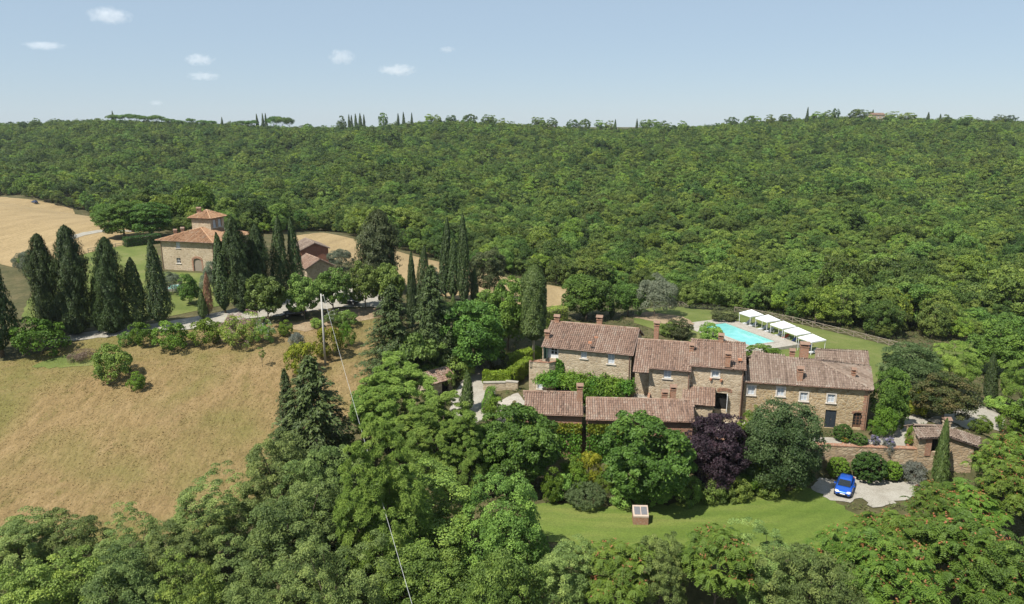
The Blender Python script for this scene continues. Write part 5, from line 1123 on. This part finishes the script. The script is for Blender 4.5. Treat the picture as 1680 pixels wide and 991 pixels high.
def car(p, ang, label, mat):
    e = empty('car', p, ang, (.95,) * 3); tag(e, label, 'car')
    mb = MB(); loft(mb, [(-2.02, .70, .38, .80, 4), (-1.95, .82, .30, .92, 5), (-1.5, .88, .24, .97, 6), (-.6, .89, .22, .98, 6), (.5, .89, .22, .97, 6), (1.0, .88, .22, .93, 6), (1.5, .85, .24, .86, 6), (1.85, .78, .26, .76, 5), (2.02, .66, .32, .64, 4)]); mb.build('body', M[mat], e, smooth=True)
    mb = MB(); loft(mb, [(-1.85, .60, .9, 1.05, 4), (-1.45, .66, .9, 1.36, 5), (-.9, .68, .9, 1.47, 5), (-.1, .68, .9, 1.48, 5), (.25, .65, .9, 1.40, 5), (.95, .62, .88, .98, 4)]); mb.build('cabin', M[mat], e, smooth=True)
    q = lambda name, pts, m_: (lambda mb: (mb.add(pts, [[0, 1, 2, 3]]), mb.build(name, M[m_], e)))(MB())
    q('windscreen', [(.98, -.64, .98), (.98, .64, .98), (.30, .56, 1.43), (.30, -.56, 1.43)], 'glass'); q('rear_window', [(-1.90, .55, 1.02), (-1.90, -.55, 1.02), (-1.52, -.50, 1.38), (-1.52, .50, 1.38)], 'glass')
    for s in (-1, 1):
        for x0, x1, t0, t1 in ((-.28, .72, -.28, .22), (-1.3, -.34, -1.05, -.34)): q('side_window', [(x0, s * .70, .98), (x1, s * .70, .98), (t1, s * .665, 1.38), (t0, s * .665, 1.38)], 'glass')
        mb = MB(); mb.box((1.86, s * .60, .70), (.10, s * -.06, 0), (0, .15, 0), (-.05, 0, .075)); mb.build('headlight', M['lamp'], e); mb = MB(); mb.box((-1.98, s * .62, .82), (.05, 0, 0), (0, .13, 0), (0, 0, .09)); mb.build('tail_light', M['tail'], e)
        mb = MB(); mb.box((.62, s * .97, 1.0), (.06, 0, 0), (0, .10, 0), (0, 0, .07)); mb.build('mirror', M[mat], e)
        mb = MB(); mb.box((.1, s * .893, .78), (.09, 0, 0), (0, .012, 0), (0, 0, .014)); mb.build('door_handle', M['rim'], e)
        for x in (-1.25, 1.3):
            w = empty('wheel', (x, s * .80, .31)); w.parent = e; mb = MB(); mb.tube([(0, -.1, 0), (0, .1, 0)], .31, 16); mb.build('tyre', M['tyre'], w); mb = MB(); mb.tube([(0, s * .09, 0), (0, s * .115, 0)], .2, 10); mb.build('rim', M['rim'], w)
    mb = MB(); mb.box((2.0, 0, .44), (.03, 0, 0), (0, .5, 0), (0, 0, .10)); mb.build('grille', M['dark'], e); mb = MB(); mb.box((2.035, 0, .52), (.012, 0, 0), (0, .25, 0), (0, 0, .055)); mb.build('number_plate', M['plate'], e); return e
p = hit(1385, 806); car(p + UP * .1, math.atan2(-.84, -.5), 'blue hatchback parked on the gravel at the lawn edge', 'blue_paint')
car(hit(484, 519) + UP * .1, math.atan2(-.3, -.95), 'black car in the shade under the second linden', 'black_paint'); car(hit(573, 499) + UP * .1, math.atan2(-.3, .95), 'dark car parked under the lindens near the gravel yard', 'black_paint')
car(hit(57, 333.5) + UP * .1, 2.6, 'tiny dark blue car at the top corner of the hay field', 'navy_paint')

# ------------------------------------------------------------------ pole, wire, barbecue, pots
pb = hit(534, 598); pt = at_y(529.5, 482, pb[1]); t = empty('utility_pole', pb); tag(t, 'tall pale concrete utility pole standing in the dry meadow', 'pole')
H_ = pt[2] - pb[2]; mb = MB(); mb.tube([(0, 0, -.5), (0, 0, H_)], [.17, .10], 10); mb.build('shaft', M['concrete'], t, smooth=True)
mb = MB(); mb.tube([(-.05, 0, H_ - .25), (.35, -.1, H_ - .25)], .035, 6); mb.build('bracket', M['bare'], t); mb = MB(); mb.lathe((.35, -.1, H_ - .25), [(.05, -.02), (.09, .04), (.05, .1), (.08, .14), (.03, .18)], 10); mb.build('insulator', M['frame'], t)
P0 = pb + np.array([.35, -.1, H_ - .1]); P1 = at_y(676, 991, 44); N = 24; W_ = []
for i in range(N + 14): f = i / N; q = P0 + (P1 - P0) * f; W_.append(q - UP * .35 * 4 * f * (1 - f) * (f < 1))
mb = MB(); mb.tube(W_, .015, 5); tag(mb.build('power_cable', M['bare']), 'pale power cable running down from the pole over the trees', 'cable')
M['pale_brick'] = plain('pale_brick', (.46, .36, .29), .85, .12, 6)
M['lid'] = plain('smoked_lid', (.16, .16, .17), .35, .1, 4)
def barbecue():
    p = hit(1050, 857); e = empty('brick_barbecue', p, -.05); tag(e, 'small brick garden barbecue with sloping glazed lid on the lawn', 'barbecue')
    mb = MB(); mb.abox(-.72, .72, -.55, .55, -.2, .85); mb.build('base', M['brick'], e)
    mb = MB(); mb.add([(-.74, -.57, .85), (.74, -.57, .85), (.74, .57, .85), (-.74, .57, .85), (-.74, -.57, 1.0), (.74, -.57, 1.0), (.74, .57, 1.55), (-.74, .57, 1.55)], [[0, 1, 5, 4], [1, 2, 6, 5], [2, 3, 7, 6], [3, 0, 4, 7], [4, 5, 6, 7]]); mb.build('hood', M['pale_brick'], e)
    for s in (-1, 1): mb = MB(); mb.box((s * .33, -.02, 1.29), (.28, 0, 0), (0, .40, .193), (0, -.01, .02)); mb.build('lid_panel', M['lid'], e)
barbecue()
def pot(u, v, label):
    p = hit(u, v); e = plant('geranium', 'potted_geranium', label, p + UP * .35, .6, .9, 'plant'); mb = MB(); mb.lathe((0, 0, -.3), [(.16, -.1), (.24, .25), (.26, .3)], 12); mb.build('pot', M['terracotta'], e)
pot(1384, 736, 'red geraniums in a pot on the coping near the clipped ball'); pot(1489, 738, 'red geraniums in a pot on the coping near the oven hut')

# ------------------------------------------------------------------ villa pool
def villa_pool():
    t = empty('villa_pool', (0, 0, 0)); tag(t, 'small turquoise pool in front of the villa seen between olives', 'pool'); P = [hit(*q)[:2] for q in ((275, 478), (298, 477), (300, 469), (280, 469))]; z = max(gz(*p) for p in P) + .2
    mb = MB(); slab(mb, [V3(p, z) for p in P], .3); mb.build('water', M['water'], t); c = sum(P) / 4; Q = [c + (p - c) * 1.25 for p in P]
    mb = MB()
    for i in range(4): slab(mb, [V3(Q[i], z + .08), V3(Q[(i + 1) % 4], z + .08), V3(P[(i + 1) % 4], z + .08), V3(P[i], z + .08)], .5)
    mb.build('coping', M['paving'], t)
villa_pool()
# ------------------------------------------------------------------ trees and shrubs, one by one
TR = [  # kind, name, label, u, v_top, width px, base row (or None), distance Y (or None), category
 ('cypress','cypress','tall dark cypress cut off by the left edge of the picture',4,342,70,585,None),
 ('ragged','conifer','ragged dark conifer next to the leftmost cypress',84,386,49,548,None),
 ('ragged','conifer','broad ragged conifer, tallest of the pair above the bright round bush',124,373,58,548,None),
 ('ragged','conifer','ragged dark conifer between the broad pair and the pointed cypresses',190,391,51,545,None),
 ('slim','cypress','thin young cypress hugging the left side of a ragged conifer',163,455,18,545,None),
 ('cypress','cypress','blunt cypress left of the one with twin tips below the villa',229,424,46,538,None),
 ('cypress','cypress','pointed cypress standing in front of the villa wall',264,393,42,536,None),
 ('slim','cypress','slim cypress in front of the villa tower side',370,384,28,514,None),
 ('ragged','conifer','ragged dark conifer hiding the right side of the villa',400,358,49,510,None),
 ('ragged','conifer','ragged conifer between the villa and the twin pointed cypresses',430,370,43,500,None),
 ('cypress','cypress','left one of twin tall cypresses right of the villa',462,356,36,492,None),
 ('cypress','cypress','right one of twin tall cypresses right of the villa',487,359,30,488,None),
 ('dead','dead_cypress','dead rust-brown cypress in the villa garden',342,448,20,518,None),
 ('young','cypress','small green cypress at the foot of the dead brown one',334,474,16,524,None),
 ('linden','linden','leftmost of the round bright lindens along the farm road',441,452,62,532,None),
 ('linden','linden','second linden from the left, above the black car',500,448,60,524,None),
 ('linden','linden','third linden from the left, just right of the pole top',547,440,58,516,None),
 ('linden','linden','fourth linden from the left beside the gravel yard',600,428,54,508,None),
 ('linden','linden','rightmost linden in front of the brownish conifer',642,434,52,512,None),
 ('ragged_brown','conifer','tall brownish conifer standing before the wheat field',622,346,78,478,None),
 ('oak_m','tree','broad oak at the left of the pair behind the villa lawn',204,330,80,390,None),
 ('oak_m','tree','broad oak at the right of the pair just left of the villa roof',250,333,70,390,None),
 ('oak_m','tree','small round tree at the head of the hay field track',172,335,45,372,None),
 ('olive','olive_tree','grey-green olive left of the villa door',284,446,36,484,None),
 ('olive','olive_tree','grey-green olive right of the villa door',352,428,46,484,None),
 ('olive','olive_tree','grey-green olive beside the red outbuilding',560,408,44,442,None),
 ('olive','olive_tree','small olive behind the slim cypress group at the wheat field',712,440,30,480,None),
 ('oak_m','tree','small leafy tree beside the villa pool',312,450,36,500,None),
 ('slim','cypress','short slim cypress against the brownish conifer',647,398,12,480,None),
 ('slim','cypress','slim cypress rising above the dark firs at left',676,412,18,545,None),
 ('cypress','cypress','dark pointed cypress before the bright wheat field',697,404,34,530,None),
 ('slim','cypress','tall thin cypress, left of the two tallest before the wood',731,358,22,490,None),
 ('slim','cypress','darker cypress pressed against the tall thin one',744,392,24,492,None),
 ('slim','cypress','tallest thin cypress at the centre before the wheat field',761,352,23,505,None),
 ('slim','cypress','short thin cypress right of the tallest central one',778,440,15,503,None),
 ('young','cypress','tiny cypress in the hedge behind the round green tree',745,482,12,515,None),
 ('brown_tree','tree','brownish grey tree right of the tall thin cypresses',803,408,66,490,None),
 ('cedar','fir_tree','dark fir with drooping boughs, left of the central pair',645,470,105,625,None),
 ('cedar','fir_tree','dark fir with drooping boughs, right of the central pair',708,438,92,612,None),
 ('fig_light','fig_tree','pale yellow-green fig tree in front of the dark firs',690,546,88,630,None),
 ('oak_m','tree','round green tree left of the clipped cypress',775,496,105,612,None),
 ('oak_m','tree','green tree with dense crown behind the round one by the drive',834,458,80,575,None),
 ('oak_m','tree','leafy tree filling the gap below the brownish grey one',800,480,70,560,None),
 ('clipped','cypress','thick clipped cypress with pale bare trunk beside the farmhouse',875,437,44,592,None),
 ('oak_m','tree','dark leafy tree behind the farmhouse roof at left',962,452,84,524,None),
 ('slim','cypress','slim pale cypress just above the farmhouse ridge',958,462,14,524,None),
 ('slim','cypress','thin cypress right of the dark tree above the roof',1003,478,10,524,None),
 ('oak_m','tree','dark round tree between thin cypress and silvery tree',1030,466,60,518,None),
 ('olive','silver_tree','silvery grey round tree left of the pool garden',1074,452,70,520,None),
 ('linden','small_tree','leftmost small round tree on bare trunk near the rail fence',1130,464,36,506,None),
 ('linden','small_tree','middle small round tree on bare trunk near the rail fence',1160,460,38,508,None),
 ('linden','small_tree','rightmost small round tree on bare trunk near the rail fence',1192,464,40,509,None),
 ('holm','oak_tree','dark spreading oak right of the annex roof',1488,566,98,650,None),
 ('pine_round','pine_tree','light green round-headed pine beside the valley meadow',1554,562,80,650,None),
 ('mottled','tree','mottled brownish tree overhanging the oven hut',1545,614,96,694,None),
 ('slim','cypress','slim cypress standing by the drive at far right',1620,580,22,664,None),
 ('pine_round','pine_tree','round pine at the right edge above the drive',1674,590,70,680,None),
 ('oak_m','tree','bushy tree at the right edge below the valley meadow',1672,525,70,612,None),
 ('oak_m','tree','dark tree hugging the right gable of the long wing',1455,605,54,705,None),
 ('fig','large_leaf_tree','broad large-leaved tree left of the yellow creeper',852,668,150,None,72.0),
 ('fig','large_leaf_tree','broad large-leaved tree right behind the brick barbecue',1072,684,156,None,68.0),
 ('plum','purple_plum','dark purple-leaved plum tree on the lawn edge',1176,680,106,None,70.5),
 ('bright','tree','fresh green tree between purple plum and holm oak',1238,682,78,None,72.5),
 ('holm','holm_oak','dense round holm oak in front of the long wing',1290,662,130,None,70.5),
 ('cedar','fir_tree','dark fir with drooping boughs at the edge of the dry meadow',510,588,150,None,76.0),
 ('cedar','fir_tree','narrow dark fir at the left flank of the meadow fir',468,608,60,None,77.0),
 ('pine','pine_tree','light green pine with highest top in the centre of the picture',648,588,150,None,79.0),
 ('pine','pine_tree','light green pine right of the highest central one',716,646,140,None,73.0),
 ('pine','pine_tree','light green pine leaning toward the gravel yard',760,676,90,None,70.0),
 ('pine','pine_tree','light green pine lowest at left of the central group',618,700,150,None,57.0),
 ('oak_l','oak_tree','big olive-green oak crossed by the power cable',664,764,225,None,60.0),
 ('oak_l','oak_tree','dull green oak at the left corner of the lawn',826,786,150,None,57.0),
 ('oak_l','oak_tree','pale oak low under the power cable at the bottom edge',700,892,170,None,53.0),
 ('acacia_l','acacia','feathery acacia nearest the dark meadow fir',455,716,150,None,67.0),
 ('acacia_l','acacia','feathery acacia at the right corner of the dry meadow',340,776,150,None,62.5),
 ('acacia_l','acacia','tall acacia between meadow fir and big oak',525,742,130,None,62.0),
 ('acacia_l','acacia','bluish acacia in the deep shade left of the big oak',470,810,190,None,55.5),
 ('acacia_l','acacia','acacia at the bottom edge left of the big oak',545,872,170,None,50.0),
 ('acacia_l','acacia','leftmost acacia at the bottom left corner',20,852,150,None,58.0),
 ('acacia_l','acacia','second acacia along the lower meadow edge',110,846,130,None,59.0),
 ('acacia_l','acacia','third acacia along the lower meadow edge',205,846,130,None,58.5),
 ('acacia_l','acacia','acacia below the gap at the foot of the meadow',290,862,130,None,57.0),
 ('oak_l','oak_tree','yellow-green oak at the bottom edge below the meadow',310,916,130,None,50.0),
 ('oak_l','oak_tree','dark oak at the bottom left edge',60,918,190,None,51.0),
 ('acacia_l','acacia','acacia at the bottom edge below the third one',190,915,170,None,52.0),
 ('acacia_l','acacia','shaded acacia at the bottom edge under the meadow corner',405,890,150,None,51.5),
 ('oak_l','oak_tree','oak at the bottom edge right of the power cable',830,900,160,None,48.5),
 ('acacia_l','acacia','acacia at the bottom edge below the lawn corner',925,892,130,None,52.0),
 ('ailanthus','ailanthus','orange-tipped ailanthus at the bottom below the barbecue',1010,896,140,None,52.0),
 ('acacia_l','acacia','acacia at the bottom centre right with pointed top',1085,880,100,None,53.0),
 ('ailanthus','ailanthus','orange-tipped ailanthus at the foot of the lawn',1180,874,140,None,53.0),
 ('acacia_l','acacia','acacia at the bottom edge below the car',1270,866,140,None,53.0),
 ('ailanthus','ailanthus','orange-tipped ailanthus left of the gravel corner',1390,872,130,None,54.0),
 ('acacia_l','acacia','dull green acacia low at the bottom right of the lawn',1340,900,150,None,49.5),
 ('ailanthus','ailanthus','large ailanthus with orange seed clusters beside the gravel',1474,850,140,None,56.0),
 ('ailanthus','ailanthus','ailanthus with orange seeds between gravel and hut',1596,802,120,None,60.0),
 ('ailanthus','ailanthus','tallest ailanthus at the right edge near the drive',1664,716,100,None,66.0),
 ('ailanthus','ailanthus','ailanthus at the right edge beside the tallest one',1672,760,120,None,61.0),
 ('ailanthus','ailanthus','ailanthus heavy with orange seeds at the bottom right',1600,856,180,None,53.0),
 ('ailanthus','ailanthus','low ailanthus at the bottom edge on the right',1480,892,170,None,50.0),
 ('oak_l','oak_tree','bluish oak in the bottom right corner',1660,882,130,None,50.0),
 ('acacia_l','acacia','fresh green acacia behind the oven hut roof corner',1655,738,80,None,69.0),
 ('young','cypress','narrow cypress in front of the oven hut',1557,688,26,None,71.0),
 ('ailanthus','ailanthus','low ailanthus at the right end of the gravel',1548,800,100,None,60.5),
 ('oak_m','tree','leafy young tree behind the pines at the yard edge',600,640,70,None,84.0),
]
for r_ in TR: grow(*r_[:6], vb=r_[6], Y=r_[7])
SH = [  # shrubs: kind, name, label, u, v_top, width, base row
 ('shrub','bush','bright round bush at the upper left of the dry meadow',68,522,80,582),
 ('shrub_dark','bush','dark round bush alone in the dry meadow',188,566,66,625),
 ('shrub','bush','small light bush next to the dark round one in the meadow',227,611,30,641),
 ('brush','brush_heap','heap of dry grey brushwood in the upper meadow',138,574,48,590),
 ('shrub_dark','bush','small dark bush at the left end of the roadside row',208,544,24,568),
 ('shrub','bush','upright green bush second in the roadside row',236,528,37,568),
 ('shrub','bush','wide green bush in the middle of the roadside row',285,526,58,574),
 ('shrub','bush','green bush left of the pink oleander',340,522,54,566),
 ('oleander_pink','oleander','pink flowering oleander in the roadside row',391,516,64,568),
 ('oleander_white','oleander','white flowering oleander right of the pink one',432,522,40,562),
 ('shrub','bush','small bright bush below the leftmost linden',468,526,26,552),
 ('oleander_white','oleander','white oleander just right of the pole',548,508,36,532),
 ('shrub_dark','bush','dark bush beside the white oleander near the pole',568,510,40,534),
 ('shrub','bush','vase-shaped green bush right of the pole',570,530,28,570),
 ('shrub_yellow','bush','yellow-green bush touching the pole',540,538,52,588),
 ('shrub_yellow','bush','large yellow-green bush left of the pole',498,562,54,615),
 ('shrub_olive','bush','grey-green bush above the large yellow-green one',487,546,30,575),
 ('sapling','sapling','thin lone sapling in the dry meadow',431,570,14,603),
 ('shrub_dark','bush','low bush in the bare verge below the lindens',520,522,22,538),
 ('shrub_olive','bush','olive-grey bush at the bend of the hedge near the yard',800,568,44,612),
 ('shrub_brown','bush','brownish bush beside the yard hedge',815,572,40,608),
 ('fig_light','palm','small spiky light green plant beside the garden hut',736,610,24,640),
 ('young','cypress','young pointed cypress standing on the gravel yard',766,608,24,676),
 ('shrub_brown','bush','reddish bush behind the farmhouse roof by the pool',1112,524,52,552),
 ('shrub_dark','bush','green bush at the near left corner of the pool',1166,530,42,562),
 ('shrub','bush','green bush behind the third roof beside the pool',1255,566,60,592),
 ('shrub_brown','bush','bush at the far end of the pool beside the gazebo',1188,505,44,528),
 ('shrub_dark','bush','green bush behind the main ridge by the bank',1100,528,38,550),
 ('shrub_yellow','bush','yellow-green bush between the dark oak and mottled tree',1508,636,48,682),
 ('shrub','bush','green bush at the corner of the right gable',1450,668,38,716),
 ('shrub_dark','bush','dark laurel bush beside the gravel path near the wing',1462,640,40,700),
 ('shrub','bush','yellowish low bush between gable and path',1440,684,32,716),
 ('shrub','hedge_bush','clipped upright bush left of the oven hut',1493,696,20,730),
 ('ball','topiary_ball','larger clipped ball beside the dark blue door',1381,697,30,723),
 ('ball','topiary_ball','smaller clipped ball right of the larger one on the terrace',1408,712,27,734),
 ('lavender','lavender','left lavender clump on the terrace edge',1432,716,24,736),
 ('lavender','lavender','right lavender clump spilling toward the wall',1456,718,26,738),
 ('ball_light','topiary_ball','bright clipped bush left of the big dark one below the wall',1374,752,34,785),
 ('ball','topiary_ball','big dark clipped bush below the retaining wall',1424,744,52,788),
 ('ball_light','topiary_ball','bright clipped bush right of the big dark one below the wall',1462,758,30,787),
 ('shrub_olive','bush','silvery bush at the foot of the retaining wall',1498,762,50,790),
 ('shrub_olive','bush','silvery sprawling plant hanging over the coping',1452,726,24,748),
 ('shrub','bush','bush by the drive behind the oven hut',1610,684,36,712),
 ('shrub','bush','rounded bush at the right of the drive',1657,664,44,712),
 ('shrub_dark','bush','flowering bush above the drive at the right edge',1640,652,44,676),
 ('shrub','bush','light bush in the shade at the left lawn edge',905,770,40,826),
 ('shrub_yellow','bush','yellow-green bush at the foot of the creeper wall',968,742,46,792),
 ('shrub','bush','bright bush left of the dark shutter in the bed',940,752,50,800),
 ('shrub','bush','leafy bush below the dark shutter in the bed',1000,766,44,808),
 ('shrub_dark','bush','dark bush in the shade behind the clipped hedge',920,778,44,818),
 ('shrub_dark','bush','dark bush between the plum and barbecue tree',1120,780,60,822),
 ('shrub_dark','bush','dark bush behind the barbecue under the broad tree',1075,792,60,826),
 ('shrub','bush','light green bush below the fresh green tree',1236,766,54,806),
 ('shrub_dark','bush','dark bush at the foot of the holm oak',1262,778,56,812),
 ('shrub','bush','bright bush on the slope below the garden wall',812,650,40,690),
 ('shrub','bush','leafy bush beside the paved corner of the yard',848,668,40,704),
 ('shrub_brown','bush','dull bush on the bank between yard and broad tree',800,690,44,728),
 ('shrub_dark','bush','dark bush at the foot of the paved corner',835,690,50,735),
 ('shrub_dark','bush','dark bush under the trees left of the drive hedge',795,560,60,600),
 ('shrub_dark','bush','dark bush in the shade below the round green tree',750,580,60,622),
 ('shrub_dark','bush','dark bush under the firs beside the hut',700,598,50,632),
 ('shrub_dark','bush','dark bush under the purple plum',1170,785,54,822),
 ('shrub_dark','bush','dark bush under the large-leaved tree by the barbecue',1030,790,60,828),
 ('shrub_dark','bush','dark bush at the lawn edge right of the plum',1205,782,50,818),
 ('shrub','bush','fresh bush between creeper wall and clipped hedge',950,772,36,815),
 ('oleander_white','climbing_rose','white-flowered climber at the left corner of the long wing',1235,652,34,690),
 ('shrub_dark','bush','bush beside the porch of the third block',1160,668,30,690),
 ('shrub_dark','bush','dark bush in the gap below the villa lawn',45,418,30,440),
 ('olive','olive_tree','olive at the left edge of the villa lawn',48,412,40,452),
]
for r_ in SH: grow(*r_[:6], vb=r_[6], cat='bush' if r_[1] not in ('cypress', 'sapling', 'olive_tree') else 'tree')
for i, (x, y, kd, h, w) in enumerate(((58, 62, 'oak_l', 11, 9), (66, 70, 'acacia_l', 10, 8), (63, 80, 'oak_m', 8, 8), (72, 88, 'oak_m', 8, 8), (70, 60, 'acacia_l', 11, 9), (60, 52, 'oak_l', 12, 10), (74, 76, 'oak_l', 10, 9), (80, 100, 'oak_m', 8, 8), (84, 90, 'acacia_l', 9, 8), (72, 104, 'oak_m', 8, 8))):
    plant(kd, 'tree', 'leafy tree on the slope farther right than the drive', (x, y, gz(x, y)), h, w, group='trees flanking the view')
# hedges
grow('hedge_ball', 'clipped_hedge', 'low rounded clipped grey-green bush at the back edge of the lawn', 961, 797, 68, vb=828, cat='bush')
hedge('hedge', 'long bright clipped hedge leading up beside the farmhouse', hit(812, 608), hit(884, 585), 1.6, 1.6, 'lime', 9000, .19)
hedge('hedge', 'bright creeper-like hedge on the wall beside the yard', hit(793, 634), hit(838, 634), 1.1, 1.5, 'lime', 6000, .19, zoff=.6)
hedge('hedge', 'sloping bright hedge against the balcony block', hit(838, 634), hit(868, 612), 1.2, 2.0, 'lime', 6000, .19, zoff=.4)
hedge('hedge', 'green hedge behind the clipped cypress', hit(885, 535), hit(925, 528), 2.4, 2.8, 'oak', 4500, .2)
hedge('hedge', 'green hedge row behind the thin cypresses at centre', hit(700, 512), hit(790, 508), 1.6, 1.4, 'box', 4000, .2)
hedge('hedge', 'dark hedge left of the villa wall', hit(205, 405), hit(262, 398), 2.5, 2.2, 'box', 3500, .25)
hedge('hedge', 'bright creeper over the yard wall end near the front range', hit(797, 680), hit(806, 650), 1.0, 1.4, 'vine', 3000, .15)
# skyline
def skyline(kind, name, label, us, vt, w, Y=880, group='trees on the skyline'):
    for u, v, ww in zip(us, vt, w):
        q = at_y(u, v - (1 if kind == 'umbrella' else 4), Y); g = gz(q[0], Y); h = max(6, q[2] - g); plant(kind, name, label, (q[0], Y, g), h, ww * depth(q) / FPX, group=group)
skyline('umbrella', 'umbrella_pine', 'flat-topped umbrella pine on the left skyline', [188, 205, 222, 240, 256, 276, 292, 312, 333, 345], [189, 188, 189, 191, 190, 195, 198, 195, 198, 199], [26, 28, 28, 24, 26, 22, 22, 15, 24, 22])
skyline('umbrella', 'umbrella_pine', 'umbrella pine in the clump left of centre on the skyline', [395, 412, 448, 462, 474], [199, 198, 192, 192, 194], [24, 24, 26, 26, 18])
skyline('far_cypress', 'cypress', 'tiny cypress in the skyline row left of centre', [183, 363, 421, 430, 436, 572, 576, 584, 590, 596, 652, 662, 675], [186, 196, 191, 190, 190, 192, 193, 191, 190, 192, 190, 188, 189], [6, 5, 6, 6, 6, 6, 6, 7, 8, 6, 6, 6, 5])
skyline('wood_far', 'tree', 'round tree standing out on the skyline at centre', [560, 628, 704, 716, 740, 770, 800, 806, 880, 890, 905, 940, 960, 985, 1000, 1060, 1075, 1090], [194, 189, 191, 192, 193, 191, 192, 193, 196, 197, 197, 200, 199, 201, 202, 200, 200, 202], [16, 16, 20, 18, 20, 26, 22, 20, 18, 16, 20, 22, 22, 22, 20, 22, 22, 24])
skyline('far_cypress', 'cypress', 'tiny cypress on the right skyline', [1010, 1045, 1325, 1432, 1523, 1543, 1556], [200, 199, 180, 184, 188, 191, 193], [6, 6, 6, 6, 7, 6, 5], Y=860)
skyline('wood_far', 'tree', 'round tree standing out on the right skyline', [1200, 1230, 1240, 1265, 1290, 1340, 1360, 1372, 1405, 1420, 1465, 1490, 1590, 1640, 1660], [196, 194, 194, 192, 191, 187, 185, 182, 183, 184, 187, 189, 193, 192, 193], [24, 22, 22, 22, 24, 22, 22, 14, 26, 26, 30, 30, 24, 22, 22])

# ------------------------------------------------------------------ clouds
def m_cloud(dens=.0042):
    m = bpy.data.materials.new('cloud_vapour'); m.use_nodes = True; n = m.node_tree; n.nodes.remove(n.nodes['Principled BSDF'])
    pv = n.nodes.new('ShaderNodeVolumePrincipled'); pv.inputs['Color'].default_value = (1, 1, 1, 1); pv.inputs['Anisotropy'].default_value = 0
    tc = n.nodes.new('ShaderNodeTexCoord'); ln = n.nodes.new('ShaderNodeVectorMath'); ln.operation = 'LENGTH'; n.links.new(tc.outputs['Object'], ln.inputs[0])
    oi = n.nodes.new('ShaderNodeObjectInfo'); ad = n.nodes.new('ShaderNodeVectorMath'); ad.operation = 'MULTIPLY_ADD'; n.links.new(tc.outputs['Object'], ad.inputs[0]); ad.inputs[1].default_value = (2.2, 1.0, 1.0); n.links.new(oi.outputs['Location'], ad.inputs[2])
    t = noise(n, 1.6, 5, .6, ad.outputs[0]); mt = n.nodes.new('ShaderNodeMath'); mt.operation = 'SUBTRACT'; n.links.new(t.outputs[0], mt.inputs[0]); m2 = n.nodes.new('ShaderNodeMath'); m2.operation = 'MULTIPLY'; n.links.new(ln.outputs['Value'], m2.inputs[0]); m2.inputs[1].default_value = .52; n.links.new(m2.outputs[0], mt.inputs[1])
    mr = n.nodes.new('ShaderNodeMapRange'); mr.inputs[1].default_value = .04; mr.inputs[2].default_value = .26; mr.inputs[4].default_value = dens; n.links.new(mt.outputs[0], mr.inputs[0]); n.links.new(mr.outputs[0], pv.inputs['Density'])
    n.links.new(pv.outputs[0], n.nodes['Material Output'].inputs['Volume']); return m
M['cloud'] = m_cloud()
for u, v, w, h, lab in ((180, 26, 90, 38, 'largest white puffy cloud at the upper left'), (72, 75, 84, 18, 'thin flat cloud near the left edge of the sky'), (327, 98, 66, 26, 'small rounded cloud, upper of the stacked pair'), (335, 125, 70, 20, 'flat cloud just below the small rounded one'), (560, 94, 60, 34, 'faint wispy cloud left of centre'), (652, 115, 84, 26, 'flat white cloud nearest the centre of the sky'), (733, 81, 36, 16, 'smallest cloud, rightmost in the sky'), (256, 169, 32, 12, 'tiny faint cloud just above the skyline pines')):
    Y = 6000; p = at_y(u, v, Y); s = depth(p) / FPX; mb = MB(); bm_ = []
    mb.lathe((0, 0, 0), [(math.sin(math.pi * k / 10) + .001, -math.cos(math.pi * k / 10)) for k in range(11)], 18); o = mb.build('cloud', M['cloud'], None, True); o.location = p; o.scale = (w * s * .43, w * s * .3, h * s * .42); tag(o, lab, 'cloud', 'small clouds')

# ------------------------------------------------------------------ weeds and scrub on the bare ground between things
def undergrowth():
    r = np.random.default_rng(11); N = 16000; x = r.uniform(-45, 95, N); y = r.uniform(44, 190, N)
    k = np.abs(x) < y * .95 + 6
    for P in SHEETS: k &= poly_sd(x, y, P) > .25
    for P in ([(2, 75), (21, 74), (21, 78), (27, 81), (41, 78.5), (46, 88), (30, 92), (18, 97), (3, 100)], [(-73, 146), (-60, 144), (-56, 162), (-70, 164)]): k &= poly_sd(x, y, P) > .1
    x, y = x[k], y[k]; z = ground(x, y); n_ = len(x); per = 8; i = np.repeat(np.arange(n_), per); m_ = len(i); s = r.uniform(.25, .8, n_)
    off = r.normal(0, 1, (m_, 3)) * (s[i] * .45)[:, None]; c = np.stack([x[i] + off[:, 0], y[i] + off[:, 1], z[i] + np.abs(off[:, 2]) * .7 + .04], 1)
    nv = r.normal(size=(m_, 3)); nor = nrm(nv * .7 + [0, 0, .7]); tan = nrm(r.normal(size=(m_, 3))); t = r.normal(.5, .3, n_)
    me = leafmesh('undergrowth', [leaves(c, nor, tan, r.uniform(.18, .40, m_), r.uniform(.10, .2, m_), t[i] + r.normal(0, .15, m_))], M['scrub']); o = link(bpy.data.objects.new('undergrowth', me))
    tag(o, 'low weeds and scrub on the ground between trees', 'undergrowth', kind='stuff')
undergrowth()

# ------------------------------------------------------------------ air
def haze():
    mb = MB(); mb.abox(-1500, 1500, -120, 1450, -75, 62); m = bpy.data.materials.new('summer_haze'); m.use_nodes = True; n = m.node_tree; n.nodes.remove(n.nodes['Principled BSDF'])
    pv = n.nodes.new('ShaderNodeVolumePrincipled'); pv.inputs['Color'].default_value = (.80, .89, 1, 1); pv.inputs['Density'].default_value = .00006; pv.inputs['Anisotropy'].default_value = .1
    n.links.new(pv.outputs[0], n.nodes['Material Output'].inputs['Volume']); o = mb.build('haze', m); tag(o, 'faint bluish summer haze over the valley', 'haze', kind='stuff')
haze()
